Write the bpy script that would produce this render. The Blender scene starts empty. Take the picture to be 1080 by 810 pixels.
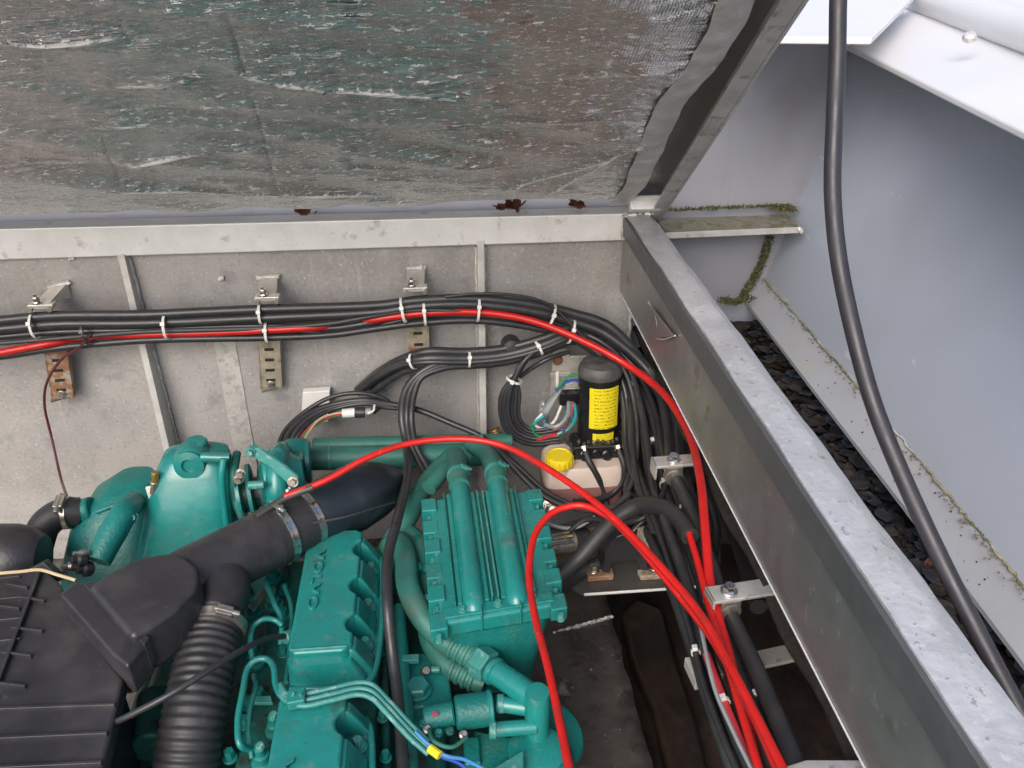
import bpy, bmesh, math, random
import numpy as np
from mathutils import Vector, Matrix
random.seed(7)
R = math.radians
scn = bpy.context.scene
C = scn.collection

# ---------------------------------------------------------------- camera
CAMZ, PITCH, YAW, FPX = 0.64, R(29.3), R(5.3), 900.0
cam = bpy.data.objects.new('camera', bpy.data.cameras.new('camera'))
cam.data.sensor_width = 36.0
cam.data.lens = 36.0 * FPX / 1080.0
cam.data.clip_start = 0.02
cam.data.clip_end = 200.0
cam.location = (0, 0, CAMZ)
cam.rotation_euler = (math.pi / 2 - PITCH, 0, -YAW)
C.objects.link(cam)
scn.camera = cam

# ---------------------------------------------------------------- sky, sun, exposure (overcast daylight)
SUN_EL, SUN_AZ = R(40), R(204)
w = bpy.data.worlds.new('World'); scn.world = w; w.use_nodes = True
nt = w.node_tree
sky = nt.nodes.new('ShaderNodeTexSky'); sky.sky_type = 'NISHITA'; sky.sun_disc = False
sky.sun_elevation = SUN_EL; sky.sun_rotation = SUN_AZ
sky.air_density = 1.0; sky.dust_density = 3.5; sky.ozone_density = 1.0
bg = nt.nodes['Background']; bg.inputs['Strength'].default_value = 0.15
nt.links.new(sky.outputs['Color'], bg.inputs['Color'])
sl = bpy.data.lights.new('sun', 'SUN'); sl.energy = 1.25; sl.angle = R(42); sl.color = (1, .985, .965)
sun = bpy.data.objects.new('sun', sl); C.objects.link(sun)
sd = Vector((math.sin(SUN_AZ) * math.cos(SUN_EL), math.cos(SUN_AZ) * math.cos(SUN_EL), math.sin(SUN_EL)))
sun.rotation_euler = (-sd).to_track_quat('-Z', 'Y').to_euler()
sun.location = (0, 0, 5)
vs = scn.view_settings
vs.view_transform = 'Standard'; vs.look = 'None'; vs.gamma = 1; vs.use_curve_mapping = False
vs.exposure = 0.55
cy = scn.cycles
cy.max_bounces = 6; cy.diffuse_bounces = 3; cy.glossy_bounces = 3; cy.transmission_bounces = 2; cy.caustics_reflective = False; cy.caustics_refractive = False

# ---------------------------------------------------------------- measuring the photograph: pixel + one known plane -> place in the boat
_fw = Vector((math.sin(YAW) * math.cos(PITCH), math.cos(YAW) * math.cos(PITCH), -math.sin(PITCH)))
_rt = Vector((math.cos(YAW), -math.sin(YAW), 0)); _up = _rt.cross(_fw)
_c = Vector((0, 0, CAMZ))
def P(x, y, X=None, Y=None, Z=None):
    d = _fw + _rt * ((x - 540) / FPX) - _up * ((y - 405) / FPX)
    if X is not None: t = X / d.x
    elif Y is not None: t = Y / d.y
    else: t = (Z - CAMZ) / d.z
    return _c + d * t
def pathY(l): return [P(a, b, Y=c) for a, b, c in l]
def pathZ(l): return [P(a, b, Z=c) for a, b, c in l]
def depth(p): return (Vector(p) - _c).dot(_fw)
def px(n, p): return n / FPX * depth(p)            # n pixels at p in metres

# ---------------------------------------------------------------- materials
def mk(name, col, rough=.5, metal=0., var=.12, scale=9., bump=0., bscale=90., rvar=.12, spots=None, coat=0., stretch=None, streaks=None, spec=.5, trans=0.):
    m = bpy.data.materials.new(name); m.use_nodes = True
    n = m.node_tree.nodes; l = m.node_tree.links
    b = n['Principled BSDF']
    b.inputs['Metallic'].default_value = metal
    b.inputs['Specular IOR Level'].default_value = spec
    b.inputs['Coat Weight'].default_value = coat
    b.inputs['Coat Roughness'].default_value = .15
    if trans: b.inputs['Transmission Weight'].default_value = trans
    tc = n.new('ShaderNodeTexCoord'); src = tc.outputs['Object']
    if stretch:
        mp = n.new('ShaderNodeMapping'); mp.inputs['Scale'].default_value = stretch
        l.new(src, mp.inputs['Vector']); src = mp.outputs['Vector']
    nz = n.new('ShaderNodeTexNoise'); nz.inputs['Scale'].default_value = scale; nz.inputs['Detail'].default_value = 4; nz.inputs['Roughness'].default_value = .65
    l.new(src, nz.inputs['Vector'])
    cr = n.new('ShaderNodeValToRGB')
    cr.color_ramp.elements[0].position = .3; cr.color_ramp.elements[1].position = .7
    cr.color_ramp.elements[0].color = (*[c * (1 - var) for c in col], 1)
    cr.color_ramp.elements[1].color = (*[min(1, c * (1 + var)) for c in col], 1)
    l.new(nz.outputs['Fac'], cr.inputs['Fac'])
    out = cr.outputs['Color']
    def layer(out, fac, colr):
        mx = n.new('ShaderNodeMix'); mx.data_type = 'RGBA'
        l.new(fac, mx.inputs[0]); l.new(out, mx.inputs[6]); mx.inputs[7].default_value = (*colr, 1)
        return mx.outputs[2]
    for sp in ([] if not spots else (spots if isinstance(spots, list) else [spots])):
        scol, sscale, lo, hi = sp[:4]
        s = n.new('ShaderNodeTexNoise'); s.inputs['Scale'].default_value = sscale; s.inputs['Detail'].default_value = 3; s.inputs['Roughness'].default_value = .7
        if len(sp) > 4 and sp[4]:
            mp2 = n.new('ShaderNodeMapping'); mp2.inputs['Scale'].default_value = sp[4]; mp2.inputs['Location'].default_value = (3.1, 1.7, .4)
            l.new(tc.outputs['Object'], mp2.inputs['Vector']); l.new(mp2.outputs['Vector'], s.inputs['Vector'])
        else: l.new(tc.outputs['Object'], s.inputs['Vector'])
        mr = n.new('ShaderNodeMapRange'); mr.inputs[1].default_value = lo; mr.inputs[2].default_value = hi
        if len(sp) > 5: mr.inputs[4].default_value = sp[5]
        l.new(s.outputs['Fac'], mr.inputs[0])
        out = layer(out, mr.outputs[0], scol)
    l.new(out, b.inputs['Base Color'])
    mr = n.new('ShaderNodeMapRange'); mr.inputs[1].default_value = .3; mr.inputs[2].default_value = .7
    mr.inputs[3].default_value = max(.04, rough - rvar); mr.inputs[4].default_value = min(1, rough + rvar)
    l.new(nz.outputs['Fac'], mr.inputs[0]); l.new(mr.outputs[0], b.inputs['Roughness'])
    if bump:
        n2 = n.new('ShaderNodeTexNoise'); n2.inputs['Scale'].default_value = bscale; n2.inputs['Detail'].default_value = 4
        l.new(src, n2.inputs['Vector'])
        bp = n.new('ShaderNodeBump'); bp.inputs['Strength'].default_value = bump; bp.inputs['Distance'].default_value = .004
        l.new(n2.outputs['Fac'], bp.inputs['Height']); l.new(bp.outputs['Normal'], b.inputs['Normal'])
    return m

M = {}
M['bulkhead'] = mk('bulkhead_aluminium', (.48, .46, .445), .42, .35, .10, 3, .12, 60, .12,
    spots=[((.31, .30, .30), 2.6, .46, .70, None, .85), ((.34, .29, .275), 5, .55, .72, (1, 1, .25), .7), ((.60, .58, .56), 3.1, .56, .7, (1.4, 1, .5), .6), ((.52, .50, .485), 90, .5, .66, None, .5), ((.27, .265, .27), 120, .55, .66, None, .5), ((.74, .73, .71), 160, .63, .69), ((.24, .24, .27), 13, .58, .74, None, .55), ((.55, .53, .51), 18, .58, .72, None, .5), ((.60, .58, .56), 12, .655, .70, (2.2, 1, .12), .3)])
M['patch'] = mk('bulkhead_light_patch', (.58, .57, .54), .5, .3, .14, 14, .2, 150, .1, spots=[((.42, .41, .39), 60, .5, .62)])
M['rail'] = mk('rail_aluminium', (.80, .80, .79), .45, .2, .06, 20, .15, 120, .1, spots=[((.5, .48, .45), 25, .6, .75), ((.42, .4, .37), 140, .66, .72)])
M['coam_top'] = mk('coaming_top_aluminium', (.67, .675, .68), .42, .4, .10, 18, .3, 90, .12, spots=[((.54, .54, .54), 9, .5, .7, (1, .4, 1), .7), ((.80, .80, .80), 60, .56, .68, None, .8), ((.36, .35, .34), 90, .62, .68, None, .8)])
M['plate'] = mk('coaming_plate_aluminium', (.40, .39, .39), .40, .8, .15, 6, .1, 40, .08, spots=[((.55, .53, .5), 30, .62, .7), ((.32, .21, .07), 7, .64, .74), ((.6, .6, .6), 120, .70, .73)])
M['strip'] = mk('coaming_side_strip', (.13, .135, .14), .5, .4, .1, 15, .1, 60)
M['alu'] = mk('bracket_aluminium', (.62, .60, .56), .4, .55, .12, 30, .2, 120, spots=[((.4, .36, .3), 50, .6, .7)])
M['angle'] = mk('lid_angle_aluminium', (.56, .55, .54), .5, .25, .14, 14, .2, 90, spots=[((.28, .27, .26), 30, .55, .7)])
M['stiff'] = mk('stiffener_edge', (.62, .61, .58), .45, .3, .1, 30, .2, 120)
M['galv'] = mk('galvanised_strip', (.42, .37, .28), .55, .35, .3, 50, .2, 150, spots=[((.25, .12, .05), 60, .62, .72)])
M['rusty'] = mk('rusty_strip', (.36, .20, .12), .7, .2, .3, 40, .3, 150, spots=[((.45, .42, .36), 40, .5, .6)])
M['rust'] = mk('rust', (.22, .09, .045), .8, 0, .4, 60, .3, 150)
M['steel'] = mk('stainless_steel', (.62, .61, .6), .25, 1., .08, 30)
M['zinc'] = mk('zinc_steel', (.5, .46, .4), .38, .9, .15, 60)
M['hull'] = mk('painted_hull_grey', (.36, .395, .465), .40, 0, .04, 2.2, .08, 14, .08,
    spots=[((.32, .345, .40), 1.6, .45, .75), ((.38, .39, .42), 5, .55, .75, (1, 1, .25), .6), ((.52, .53, .56), 22, .66, .69, (1, .25, 1), .6), ((.25, .24, .22), 160, .72, .74), ((.36, .37, .38), 30, .70, .73, (1, .15, 1), .5)])
M['ledge'] = mk('painted_ledge', (.42, .44, .48), .45, 0, .06, 6, .1, 60, spots=[((.44, .43, .38), 10, .56, .75, None, .8), ((.12, .11, .09), 110, .69, .72)])
M['seam'] = mk('algae_seam', (.34, .31, .20), .9, 0, .4, 18, .5, 120, spots=[((.12, .13, .05), 12, .5, .62), ((.55, .55, .54), 9, .55, .62)])
M['white'] = mk('white_gunwale', (.74, .73, .73), .5, 0, .03, 3, 0, 1, .06)
M['transom'] = mk('painted_transom', (.29, .30, .34), .45, 0, .06, 3, .05, 30, spots=[((.24, .24, .27), 3, .5, .75), ((.19, .19, .21), 6, .6, .75, (2, 1, .2), .5)])
M['moss'] = mk('moss', (.10, .105, .035), .95, 0, .5, 60, .8, 150, spots=((.22, .18, .1), 50, .55, .65))
M['mossy_shelf'] = mk('mossy_shelf', (.20, .185, .155), .8, .1, .3, 30, .4, 100, spots=((.11, .12, .04), 25, .5, .65))
M['dirt'] = mk('gutter_dirt', (.022, .017, .013), .9, 0, .5, 40, .8, 90)
M['leaf'] = mk('dry_leaf', (.032, .021, .015), .6, 0, .6, 14, .3, 120, spots=((.010, .008, .007), 16, .42, .58))
M['leaf_red'] = mk('red_brown_leaf', (.13, .045, .025), .65, 0, .4, 30, .3, 120)
TEAL = (.013, .215, .198)
M['teal'] = mk('teal_engine_enamel', TEAL, .28, 0, .12, 10, .10, 70, .10, coat=.3, spots=[((.02, .025, .022), 100, .69, .71), ((.035, .15, .13), 7, .48, .72, None, .8), ((.05, .075, .06), 16, .60, .74, None, .7), ((.15, .24, .22), 24, .60, .72, None, .45), ((.18, .29, .27), 170, .68, .72)])
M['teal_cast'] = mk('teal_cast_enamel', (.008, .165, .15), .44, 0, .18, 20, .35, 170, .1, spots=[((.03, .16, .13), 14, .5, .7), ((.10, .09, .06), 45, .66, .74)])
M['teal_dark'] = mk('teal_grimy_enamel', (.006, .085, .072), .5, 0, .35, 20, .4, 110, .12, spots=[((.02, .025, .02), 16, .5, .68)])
M['teal_edge'] = mk('teal_worn_enamel', (.045, .235, .21), .4, 0, .15, 30, .15, 120, spots=[((.25, .36, .32), 60, .58, .7)])
M['teal_hose'] = mk('painted_rubber_hose', (.035, .165, .135), .5, 0, .15, 25, .2, 90, .08, spots=[((.08, .14, .11), 20, .55, .72)])
M['black'] = mk('black_plastic', (.032, .031, .036), .42, 0, .25, 10, .15, 160, .12, spots=[((.065, .06, .062), 9, .5, .75), ((.10, .095, .09), 60, .66, .74, None, .6)])
M['rubber'] = mk('black_rubber', (.030, .030, .032), .5, 0, .25, 20, .12, 120, .1, spots=((.06, .06, .058), 25, .6, .8))
M['rubber_blue'] = mk('blue_black_rubber', (.013, .020, .028), .33, 0, .2, 12, .08, 60, .08)
M['cable'] = mk('black_cable', (.030, .030, .034), .34, 0, .2, 40, .06, 120, .08, spots=((.05, .05, .05), 35, .62, .8))
M['cable_grey'] = mk('grey_cable', (.045, .045, .047), .45, 0, .2, 40, .06, 120)
M['hang'] = mk('hanging_cable_sheath', (.030, .028, .034), .42, 0, .12, 30, .1, 80)
M['red'] = mk('red_cable', (.56, .014, .012), .36, 0, .1, 30, .06, 120, spots=[((.36, .02, .02), 20, .5, .75), ((.52, .16, .14), 60, .66, .74, None, .6)])
M['pink_red'] = mk('faded_red_cable', (.55, .045, .06), .38, 0, .12, 30, .04, 120)
M['yellow'] = mk('yellow_plastic', (.80, .62, .02), .4, 0, .06, 30)
M['tie'] = mk('white_nylon', (.70, .70, .67), .4, 0, .06, 40)
M['connector'] = mk('white_connector', (.78, .76, .73), .4, 0, .05, 40)
M['res'] = mk('cloudy_tank', (.66, .54, .47), .35, 0, .06, 20, 0, 1, .06)
M['fluid'] = mk('tank_with_pink_oil', (.36, .17, .155), .3, 0, .08, 14, 0, 1, .06)
M['motor'] = mk('black_motor_paint', (.012, .012, .013), .3, 0, .25, 30, .1, 90, .08, spots=((.05, .05, .05), 35, .62, .75))
M['motor_top'] = mk('dusty_motor_top', (.09, .09, .088), .55, .2, .35, 45, .3, 90)
M['floor'] = mk('bilge_floor_grime', (.12, .108, .10), .42, .3, .4, 6, .5, 40, .2, spots=[((.05, .043, .038), 6, .5, .66), ((.06, .05, .045), 30, .55, .7), ((.34, .33, .32), 14, .62, .76), ((.40, .39, .38), 70, .66, .72)])
M['brown'] = mk('rust_brown_channel', (.027, .017, .012), .5, 0, .5, 9, .6, 60, .15, stretch=(1, .5, 1), spots=((.014, .011, .009), 9, .45, .6))
M['shade_dark'] = mk('painted_shade_dark', (.02, .0195, .019), .7, 0, .3, 6, .3, 40)  # near-black colour stands in for shade
M['tray'] = mk('tray_aluminium', (.14, .135, .13), .5, .5, .2, 14, .2, 80)
M['weld'] = mk('weld_bead', (.66, .64, .61), .4, .5, .2, 120, .6, 300)
M['brass'] = mk('old_brass', (.42, .28, .08), .4, .7, .2, 60)
for nm, cc in dict(w_teal=(.02, .32, .30), w_white=(.7, .72, .7), w_blue=(.03, .07, .4), w_green=(.02, .25, .08), w_red=(.5, .03, .04), w_lblue=(.06, .25, .55), w_pink=(.5, .08, .14), w_grey=(.25, .27, .28), w_tan=(.55, .42, .25), w_dred=(.10, .02, .025)).items():
    M[nm] = mk('wire_' + nm[2:], cc, .4, 0, .08, 40)

def label_mat():
    m = mk('yellow_printed_label', (.80, .66, .02), .35, 0, .05, 30)
    n = m.node_tree.nodes; l = m.node_tree.links; b = n['Principled BSDF']
    base = b.inputs['Base Color'].links[0].from_socket
    tc = n.new('ShaderNodeTexCoord')
    sp = n.new('ShaderNodeSeparateXYZ'); l.new(tc.outputs['UV'], sp.inputs[0])
    wv = n.new('ShaderNodeMath'); wv.operation = 'MULTIPLY'; l.new(sp.outputs['Y'], wv.inputs[0]); wv.inputs[1].default_value = 12 * math.pi * 2
    sn = n.new('ShaderNodeMath'); sn.operation = 'SINE'; l.new(wv.outputs[0], sn.inputs[0])
    g1 = n.new('ShaderNodeMath'); g1.operation = 'GREATER_THAN'; l.new(sn.outputs[0], g1.inputs[0]); g1.inputs[1].default_value = .15
    nz = n.new('ShaderNodeTexNoise'); nz.inputs['Scale'].default_value = 1; nz.inputs['Detail'].default_value = 3
    mp = n.new('ShaderNodeMapping'); mp.inputs['Scale'].default_value = (26, 24, 1); l.new(tc.outputs['UV'], mp.inputs[0]); l.new(mp.outputs[0], nz.inputs['Vector'])
    g2 = n.new('ShaderNodeMath'); g2.operation = 'GREATER_THAN'; l.new(nz.outputs['Fac'], g2.inputs[0]); g2.inputs[1].default_value = .50
    mu = n.new('ShaderNodeMath'); mu.operation = 'MULTIPLY'; l.new(g1.outputs[0], mu.inputs[0]); l.new(g2.outputs[0], mu.inputs[1])
    # margin
    ax = n.new('ShaderNodeMath'); ax.operation = 'SUBTRACT'; l.new(sp.outputs['X'], ax.inputs[0]); ax.inputs[1].default_value = .53
    ab = n.new('ShaderNodeMath'); ab.operation = 'ABSOLUTE'; l.new(ax.outputs[0], ab.inputs[0])
    lt = n.new('ShaderNodeMath'); lt.operation = 'LESS_THAN'; l.new(ab.outputs[0], lt.inputs[0]); lt.inputs[1].default_value = .38
    m2 = n.new('ShaderNodeMath'); m2.operation = 'MULTIPLY'; l.new(mu.outputs[0], m2.inputs[0]); l.new(lt.outputs[0], m2.inputs[1])
    m3 = n.new('ShaderNodeMath'); m3.operation = 'MULTIPLY'; l.new(m2.outputs[0], m3.inputs[0]); m3.inputs[1].default_value = .6
    mx = n.new('ShaderNodeMix'); mx.data_type = 'RGBA'; l.new(m3.outputs[0], mx.inputs[0]); l.new(base, mx.inputs[6]); mx.inputs[7].default_value = (.05, .04, .01, 1)
    l.new(mx.outputs[2], b.inputs['Base Color'])
    return m
M['label'] = label_mat()

def foil_mat():
    m = bpy.data.materials.new('foil_insulation_skin'); m.use_nodes = True
    n = m.node_tree.nodes; l = m.node_tree.links; b = n['Principled BSDF']
    tc = n.new('ShaderNodeTexCoord'); uv = tc.outputs['UV']         # uv in metres on the sheet
    def noise(scale, det=5, sx=1, sy=1, off=0):
        mp = n.new('ShaderNodeMapping'); mp.inputs['Scale'].default_value = (sx, sy, 1); mp.inputs['Location'].default_value = (off, off * .7, 0)
        l.new(uv, mp.inputs[0])
        z = n.new('ShaderNodeTexNoise'); z.inputs['Scale'].default_value = scale; z.inputs['Detail'].default_value = det; z.inputs['Roughness'].default_value = .65
        l.new(mp.outputs[0], z.inputs['Vector']); return z.outputs['Fac']
    def rng(s, a, c, d=0., e=1.):
        r = n.new('ShaderNodeMapRange'); r.inputs[1].default_value = a; r.inputs[2].default_value = c; r.inputs[3].default_value = d; r.inputs[4].default_value = e
        l.new(s, r.inputs[0]); return r.outputs[0]
    def mix(f, a, c):
        x = n.new('ShaderNodeMix'); x.data_type = 'RGBA'
        l.new(f, x.inputs[0])
        for i, v in ((6, a), (7, c)):
            if isinstance(v, tuple): x.inputs[i].default_value = (*v, 1)
            else: l.new(v, x.inputs[i])
        return x.outputs[2]
    def wave(sx, sy, scale, dist):
        mp = n.new('ShaderNodeMapping'); mp.inputs['Scale'].default_value = (sx, sy, 1); l.new(uv, mp.inputs[0])
        z = n.new('ShaderNodeTexWave'); z.inputs['Scale'].default_value = scale; z.inputs['Distortion'].default_value = dist; z.inputs['Detail'].default_value = 2; z.inputs['Detail Scale'].default_value = 2
        z.bands_direction = 'X' if sx else 'Y'
        l.new(mp.outputs[0], z.inputs['Vector']); return z.outputs['Fac']
    col = mix(rng(noise(4, 4), .35, .7), (.84, .88, .89), (.90, .88, .88))
    col = mix(rng(noise(7, 5, 1, 3, 4), .55, .8), col, (.72, .73, .74))
    fl = rng(noise(64, 3, 1, 1.9, 9), .60, .64)                   # sparkle of the crinkled foil painted in as pale flecks
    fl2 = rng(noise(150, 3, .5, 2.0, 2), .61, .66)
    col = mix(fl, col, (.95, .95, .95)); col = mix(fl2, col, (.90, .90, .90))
    at = n.new('ShaderNodeAttribute'); at.attribute_name = 'crease_glint'
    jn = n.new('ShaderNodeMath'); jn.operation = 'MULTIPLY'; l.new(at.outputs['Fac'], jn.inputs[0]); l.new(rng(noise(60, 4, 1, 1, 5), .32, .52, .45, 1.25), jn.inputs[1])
    glint_ = rng(jn.outputs[0], .38, .62)  # bright crease lines put into the colour in place of reflections
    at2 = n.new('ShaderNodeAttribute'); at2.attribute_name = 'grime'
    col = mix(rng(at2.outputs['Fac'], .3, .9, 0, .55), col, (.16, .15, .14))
    col = mix(glint_, col, (.92, .91, .90))
    l.new(col, b.inputs['Base Color'])
    sm = n.new('ShaderNodeMath'); sm.operation = 'MAXIMUM'; l.new(glint_, sm.inputs[0]); l.new(fl, sm.inputs[1])
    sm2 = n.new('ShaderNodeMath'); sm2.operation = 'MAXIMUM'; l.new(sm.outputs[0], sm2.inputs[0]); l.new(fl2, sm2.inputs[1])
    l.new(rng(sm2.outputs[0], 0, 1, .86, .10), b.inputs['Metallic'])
    ro = rng(noise(9, 5, 1, 1, 6), .3, .7, .15, .28)
    a1 = n.new('ShaderNodeMath'); a1.operation = 'MULTIPLY_ADD'; l.new(fl, a1.inputs[0]); a1.inputs[1].default_value = .25; l.new(ro, a1.inputs[2])
    l.new(a1.outputs[0], b.inputs['Roughness'])
    # scrim threads, fine crinkle, flecks
    w1 = wave(0, 1, 90, 1.2); w2 = wave(1, 0, 75, 1.0)
    def bump(h, s, d, prev=None):
        x = n.new('ShaderNodeBump'); x.inputs['Strength'].default_value = s; x.inputs['Distance'].default_value = d
        l.new(h, x.inputs['Height'])
        if prev: l.new(prev, x.inputs['Normal'])
        return x.outputs['Normal']
    nn = bump(w1, .30, .0011); nn = bump(w2, .12, .0011, nn)
    def vor(scale, sx, sy, off):
        mp = n.new('ShaderNodeMapping'); mp.inputs['Scale'].default_value = (sx, sy, 1); mp.inputs['Location'].default_value = (off, off, 0)
        wp = n.new('ShaderNodeVectorMath'); wp.operation = 'ADD'; nz_ = n.new('ShaderNodeTexNoise'); nz_.inputs['Scale'].default_value = 9; l.new(uv, nz_.inputs['Vector'])
        sc_ = n.new('ShaderNodeVectorMath'); sc_.operation = 'SCALE'; sc_.inputs['Scale'].default_value = .05; l.new(nz_.outputs['Color'], sc_.inputs[0])
        l.new(uv, wp.inputs[0]); l.new(sc_.outputs[0], wp.inputs[1]); l.new(wp.outputs[0], mp.inputs[0])
        z = n.new('ShaderNodeTexVoronoi'); z.inputs['Scale'].default_value = scale; l.new(mp.outputs[0], z.inputs['Vector']); return z.outputs['Distance']
    nn = bump(vor(16, 1, 2.6, 0), .45, .010, nn); nn = bump(vor(45, 1, 2.2, 3), .40, .004, nn)
    nn = bump(noise(40, 3, 1, 2.8, 1), .25, .004, nn)
    nn = bump(noise(7, 2, 1, 1.6, 3), .14, .018, nn)
    nn = bump(fl, .7, .003, nn)
    l.new(nn, b.inputs['Normal'])
    return m
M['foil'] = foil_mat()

# ---------------------------------------------------------------- object helpers
ORG = {}
def tagp(o, label=None, cat=None, group=None, kind=None):
    if label: o['label'] = label
    if cat: o['category'] = cat
    if group: o['group'] = group
    if kind: o['kind'] = kind
    return o
def root(name, loc, label, cat, group=None):
    o = bpy.data.objects.new(name, None); C.objects.link(o)
    o.empty_display_size = .05
    o.location = loc; ORG[o] = Vector(loc)
    return tagp(o, label, cat, group)
def obj(name, verts, faces, mat, parent=None, smooth=True, sharp=35, bevel=0, bseg=2, uvs=None):
    verts = [Vector(v) for v in verts]
    if parent is not None: org = ORG[parent]
    else:
        xs = [v.x for v in verts]; ys = [v.y for v in verts]; zs = [v.z for v in verts]
        org = Vector(((min(xs) + max(xs)) / 2, (min(ys) + max(ys)) / 2, min(zs)))
    me = bpy.data.meshes.new(name)
    me.from_pydata([tuple(v - org) for v in verts], [], faces)
    if uvs is not None:
        ul = me.uv_layers.new(name='UVMap')
        for lp in me.loops: ul.data[lp.index].uv = uvs[lp.vertex_index]
    bm = bmesh.new(); bm.from_mesh(me); bmesh.ops.recalc_face_normals(bm, faces=bm.faces); bm.to_mesh(me); bm.free()
    if smooth:
        me.shade_smooth()
        me.set_sharp_from_angle(angle=R(sharp))
    me.materials.append(M[mat] if isinstance(mat, str) else mat)
    o = bpy.data.objects.new(name, me); C.objects.link(o)
    ORG[o] = org
    if parent is None: o.location = org
    else: o.parent = parent
    if bevel:
        bv = o.modifiers.new('bevel', 'BEVEL'); bv.width = bevel; bv.segments = bseg; bv.limit_method = 'ANGLE'; bv.angle_limit = R(40); bv.harden_normals = True
        me.shade_smooth()
    return o
class MB:                                   # collects geometry for one mesh
    def __init__(s): s.v = []; s.f = []
    def add(s, v, f):
        k = len(s.v); s.v += [Vector(q) for q in v]; s.f += [tuple(i + k for i in q) for q in f]; return s
    def build(s, name, mat, parent=None, **k): return obj(name, s.v, s.f, mat, parent, **k)
BOXF = [(0, 1, 3, 2), (4, 6, 7, 5), (0, 4, 5, 1), (2, 3, 7, 6), (0, 2, 6, 4), (1, 5, 7, 3)]
def g_box(c, ax, ay, az):                   # half-axes
    c, ax, ay, az = map(Vector, (c, ax, ay, az))
    return [c + ax * i + ay * j + az * k for i in (-1, 1) for j in (-1, 1) for k in (-1, 1)], BOXF
def g_boxs(lo, hi):
    lo, hi = Vector(lo), Vector(hi); c = (lo + hi) / 2; h = (hi - lo) / 2
    return g_box(c, (h.x, 0, 0), (0, h.y, 0), (0, 0, h.z))
def box(name, lo, hi, mat, parent=None, bevel=.002, **k): return obj(name, *g_boxs(lo, hi), mat, parent, bevel=bevel, **k)
def boxa(name, c, ax, ay, az, mat, parent=None, bevel=.002, **k): return obj(name, *g_box(c, ax, ay, az), mat, parent, bevel=bevel, **k)
def g_prism(poly, ext):
    n = len(poly); ext = Vector(ext)
    v = [Vector(p) for p in poly] + [Vector(p) + ext for p in poly]
    f = [tuple(range(n)), tuple(range(2 * n - 1, n - 1, -1))] + [(i, (i + 1) % n, n + (i + 1) % n, n + i) for i in range(n)]
    return v, f
def prism(name, poly, ext, mat, parent=None, bevel=.002, **k): return obj(name, *g_prism(poly, ext), mat, parent, bevel=bevel, **k)
def spline(pts, sub=6):
    pts = [Vector(p) for p in pts]
    if len(pts) < 3: 
        return [pts[0].lerp(pts[1], i / sub) for i in range(sub + 1)]
    e = [pts[0] * 2 - pts[1]] + pts + [pts[-1] * 2 - pts[-2]]
    out = []
    for i in range(1, len(e) - 2):
        p0, p1, p2, p3 = e[i - 1:i + 3]
        d1 = max((p2 - p1).length, 1e-6) ** .5; d0 = max((p1 - p0).length, 1e-6) ** .5; d2 = max((p3 - p2).length, 1e-6) ** .5
        m1 = ((p1 - p0) / d0 - (p2 - p0) / (d0 + d1) + (p2 - p1) / d1) * d1
        m2 = ((p2 - p1) / d1 - (p3 - p1) / (d1 + d2) + (p3 - p2) / d2) * d1
        for k in range(sub):
            t = k / sub
            out.append(p1 * (2 * t ** 3 - 3 * t ** 2 + 1) + m1 * (t ** 3 - 2 * t ** 2 + t) + p2 * (-2 * t ** 3 + 3 * t ** 2) + m2 * (t ** 3 - t ** 2))
    out.append(pts[-1]); return out
def frames(pts):
    n = len(pts); T = []
    for i in range(n): T.append((pts[min(i + 1, n - 1)] - pts[max(i - 1, 0)]).normalized())
    a = Vector((0, 0, 1)) if abs(T[0].z) < .9 else Vector((1, 0, 0))
    N = [(a - T[0] * a.dot(T[0])).normalized()]
    for i in range(1, n):
        v = N[-1] - T[i] * N[-1].dot(T[i]); N.append(v.normalized())
    return T, N, [t.cross(q) for t, q in zip(T, N)]
def g_tube(pts, r, seg=10, flat=1.0):
    T, N, B = frames(pts); n = len(pts)
    rr = r if isinstance(r, (list, tuple)) else [r] * n
    v = []; f = []
    for i in range(n):
        for k in range(seg):
            a = 2 * math.pi * k / seg
            v.append(pts[i] + N[i] * math.cos(a) * rr[i] * flat + B[i] * math.sin(a) * rr[i])
    for i in range(n - 1):
        for k in range(seg):
            f.append((i * seg + k, i * seg + (k + 1) % seg, (i + 1) * seg + (k + 1) % seg, (i + 1) * seg + k))
    f.append(tuple(range(seg - 1, -1, -1))); f.append(tuple((n - 1) * seg + k for k in range(seg)))
    return v, f
def tube(name, pts, r, mat, parent=None, seg=10, sub=7, ridge=None, **k):
    s = spline(pts, sub)
    if isinstance(r, (list, tuple)):
        m = len(s); q = len(r); rr = []
        for i in range(m):
            t = i / (m - 1) * (q - 1); j = min(int(t), q - 2); rr.append(r[j] + (r[j + 1] - r[j]) * (t - j))
    else: rr = [r] * len(s)
    if ridge:                                # (pitch, depth): corrugated hose
        L = [0]
        for a, b in zip(s, s[1:]): L.append(L[-1] + (b - a).length)
        m = int(L[-1] / ridge[0] * 6); ns = []; nr = []
        for i in range(m + 1):
            d = L[-1] * i / m; j = 0
            while j < len(L) - 2 and L[j + 1] < d: j += 1
            t = (d - L[j]) / max(1e-9, L[j + 1] - L[j])
            ns.append(s[j].lerp(s[j + 1], t)); nr.append(rr[j] + (rr[j + 1] - rr[j]) * t + ridge[1] * math.cos(2 * math.pi * d / ridge[0]))
        s, rr = ns, nr
    return obj(name, *g_tube(s, rr, seg), mat, parent, sharp=50, **k)
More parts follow.
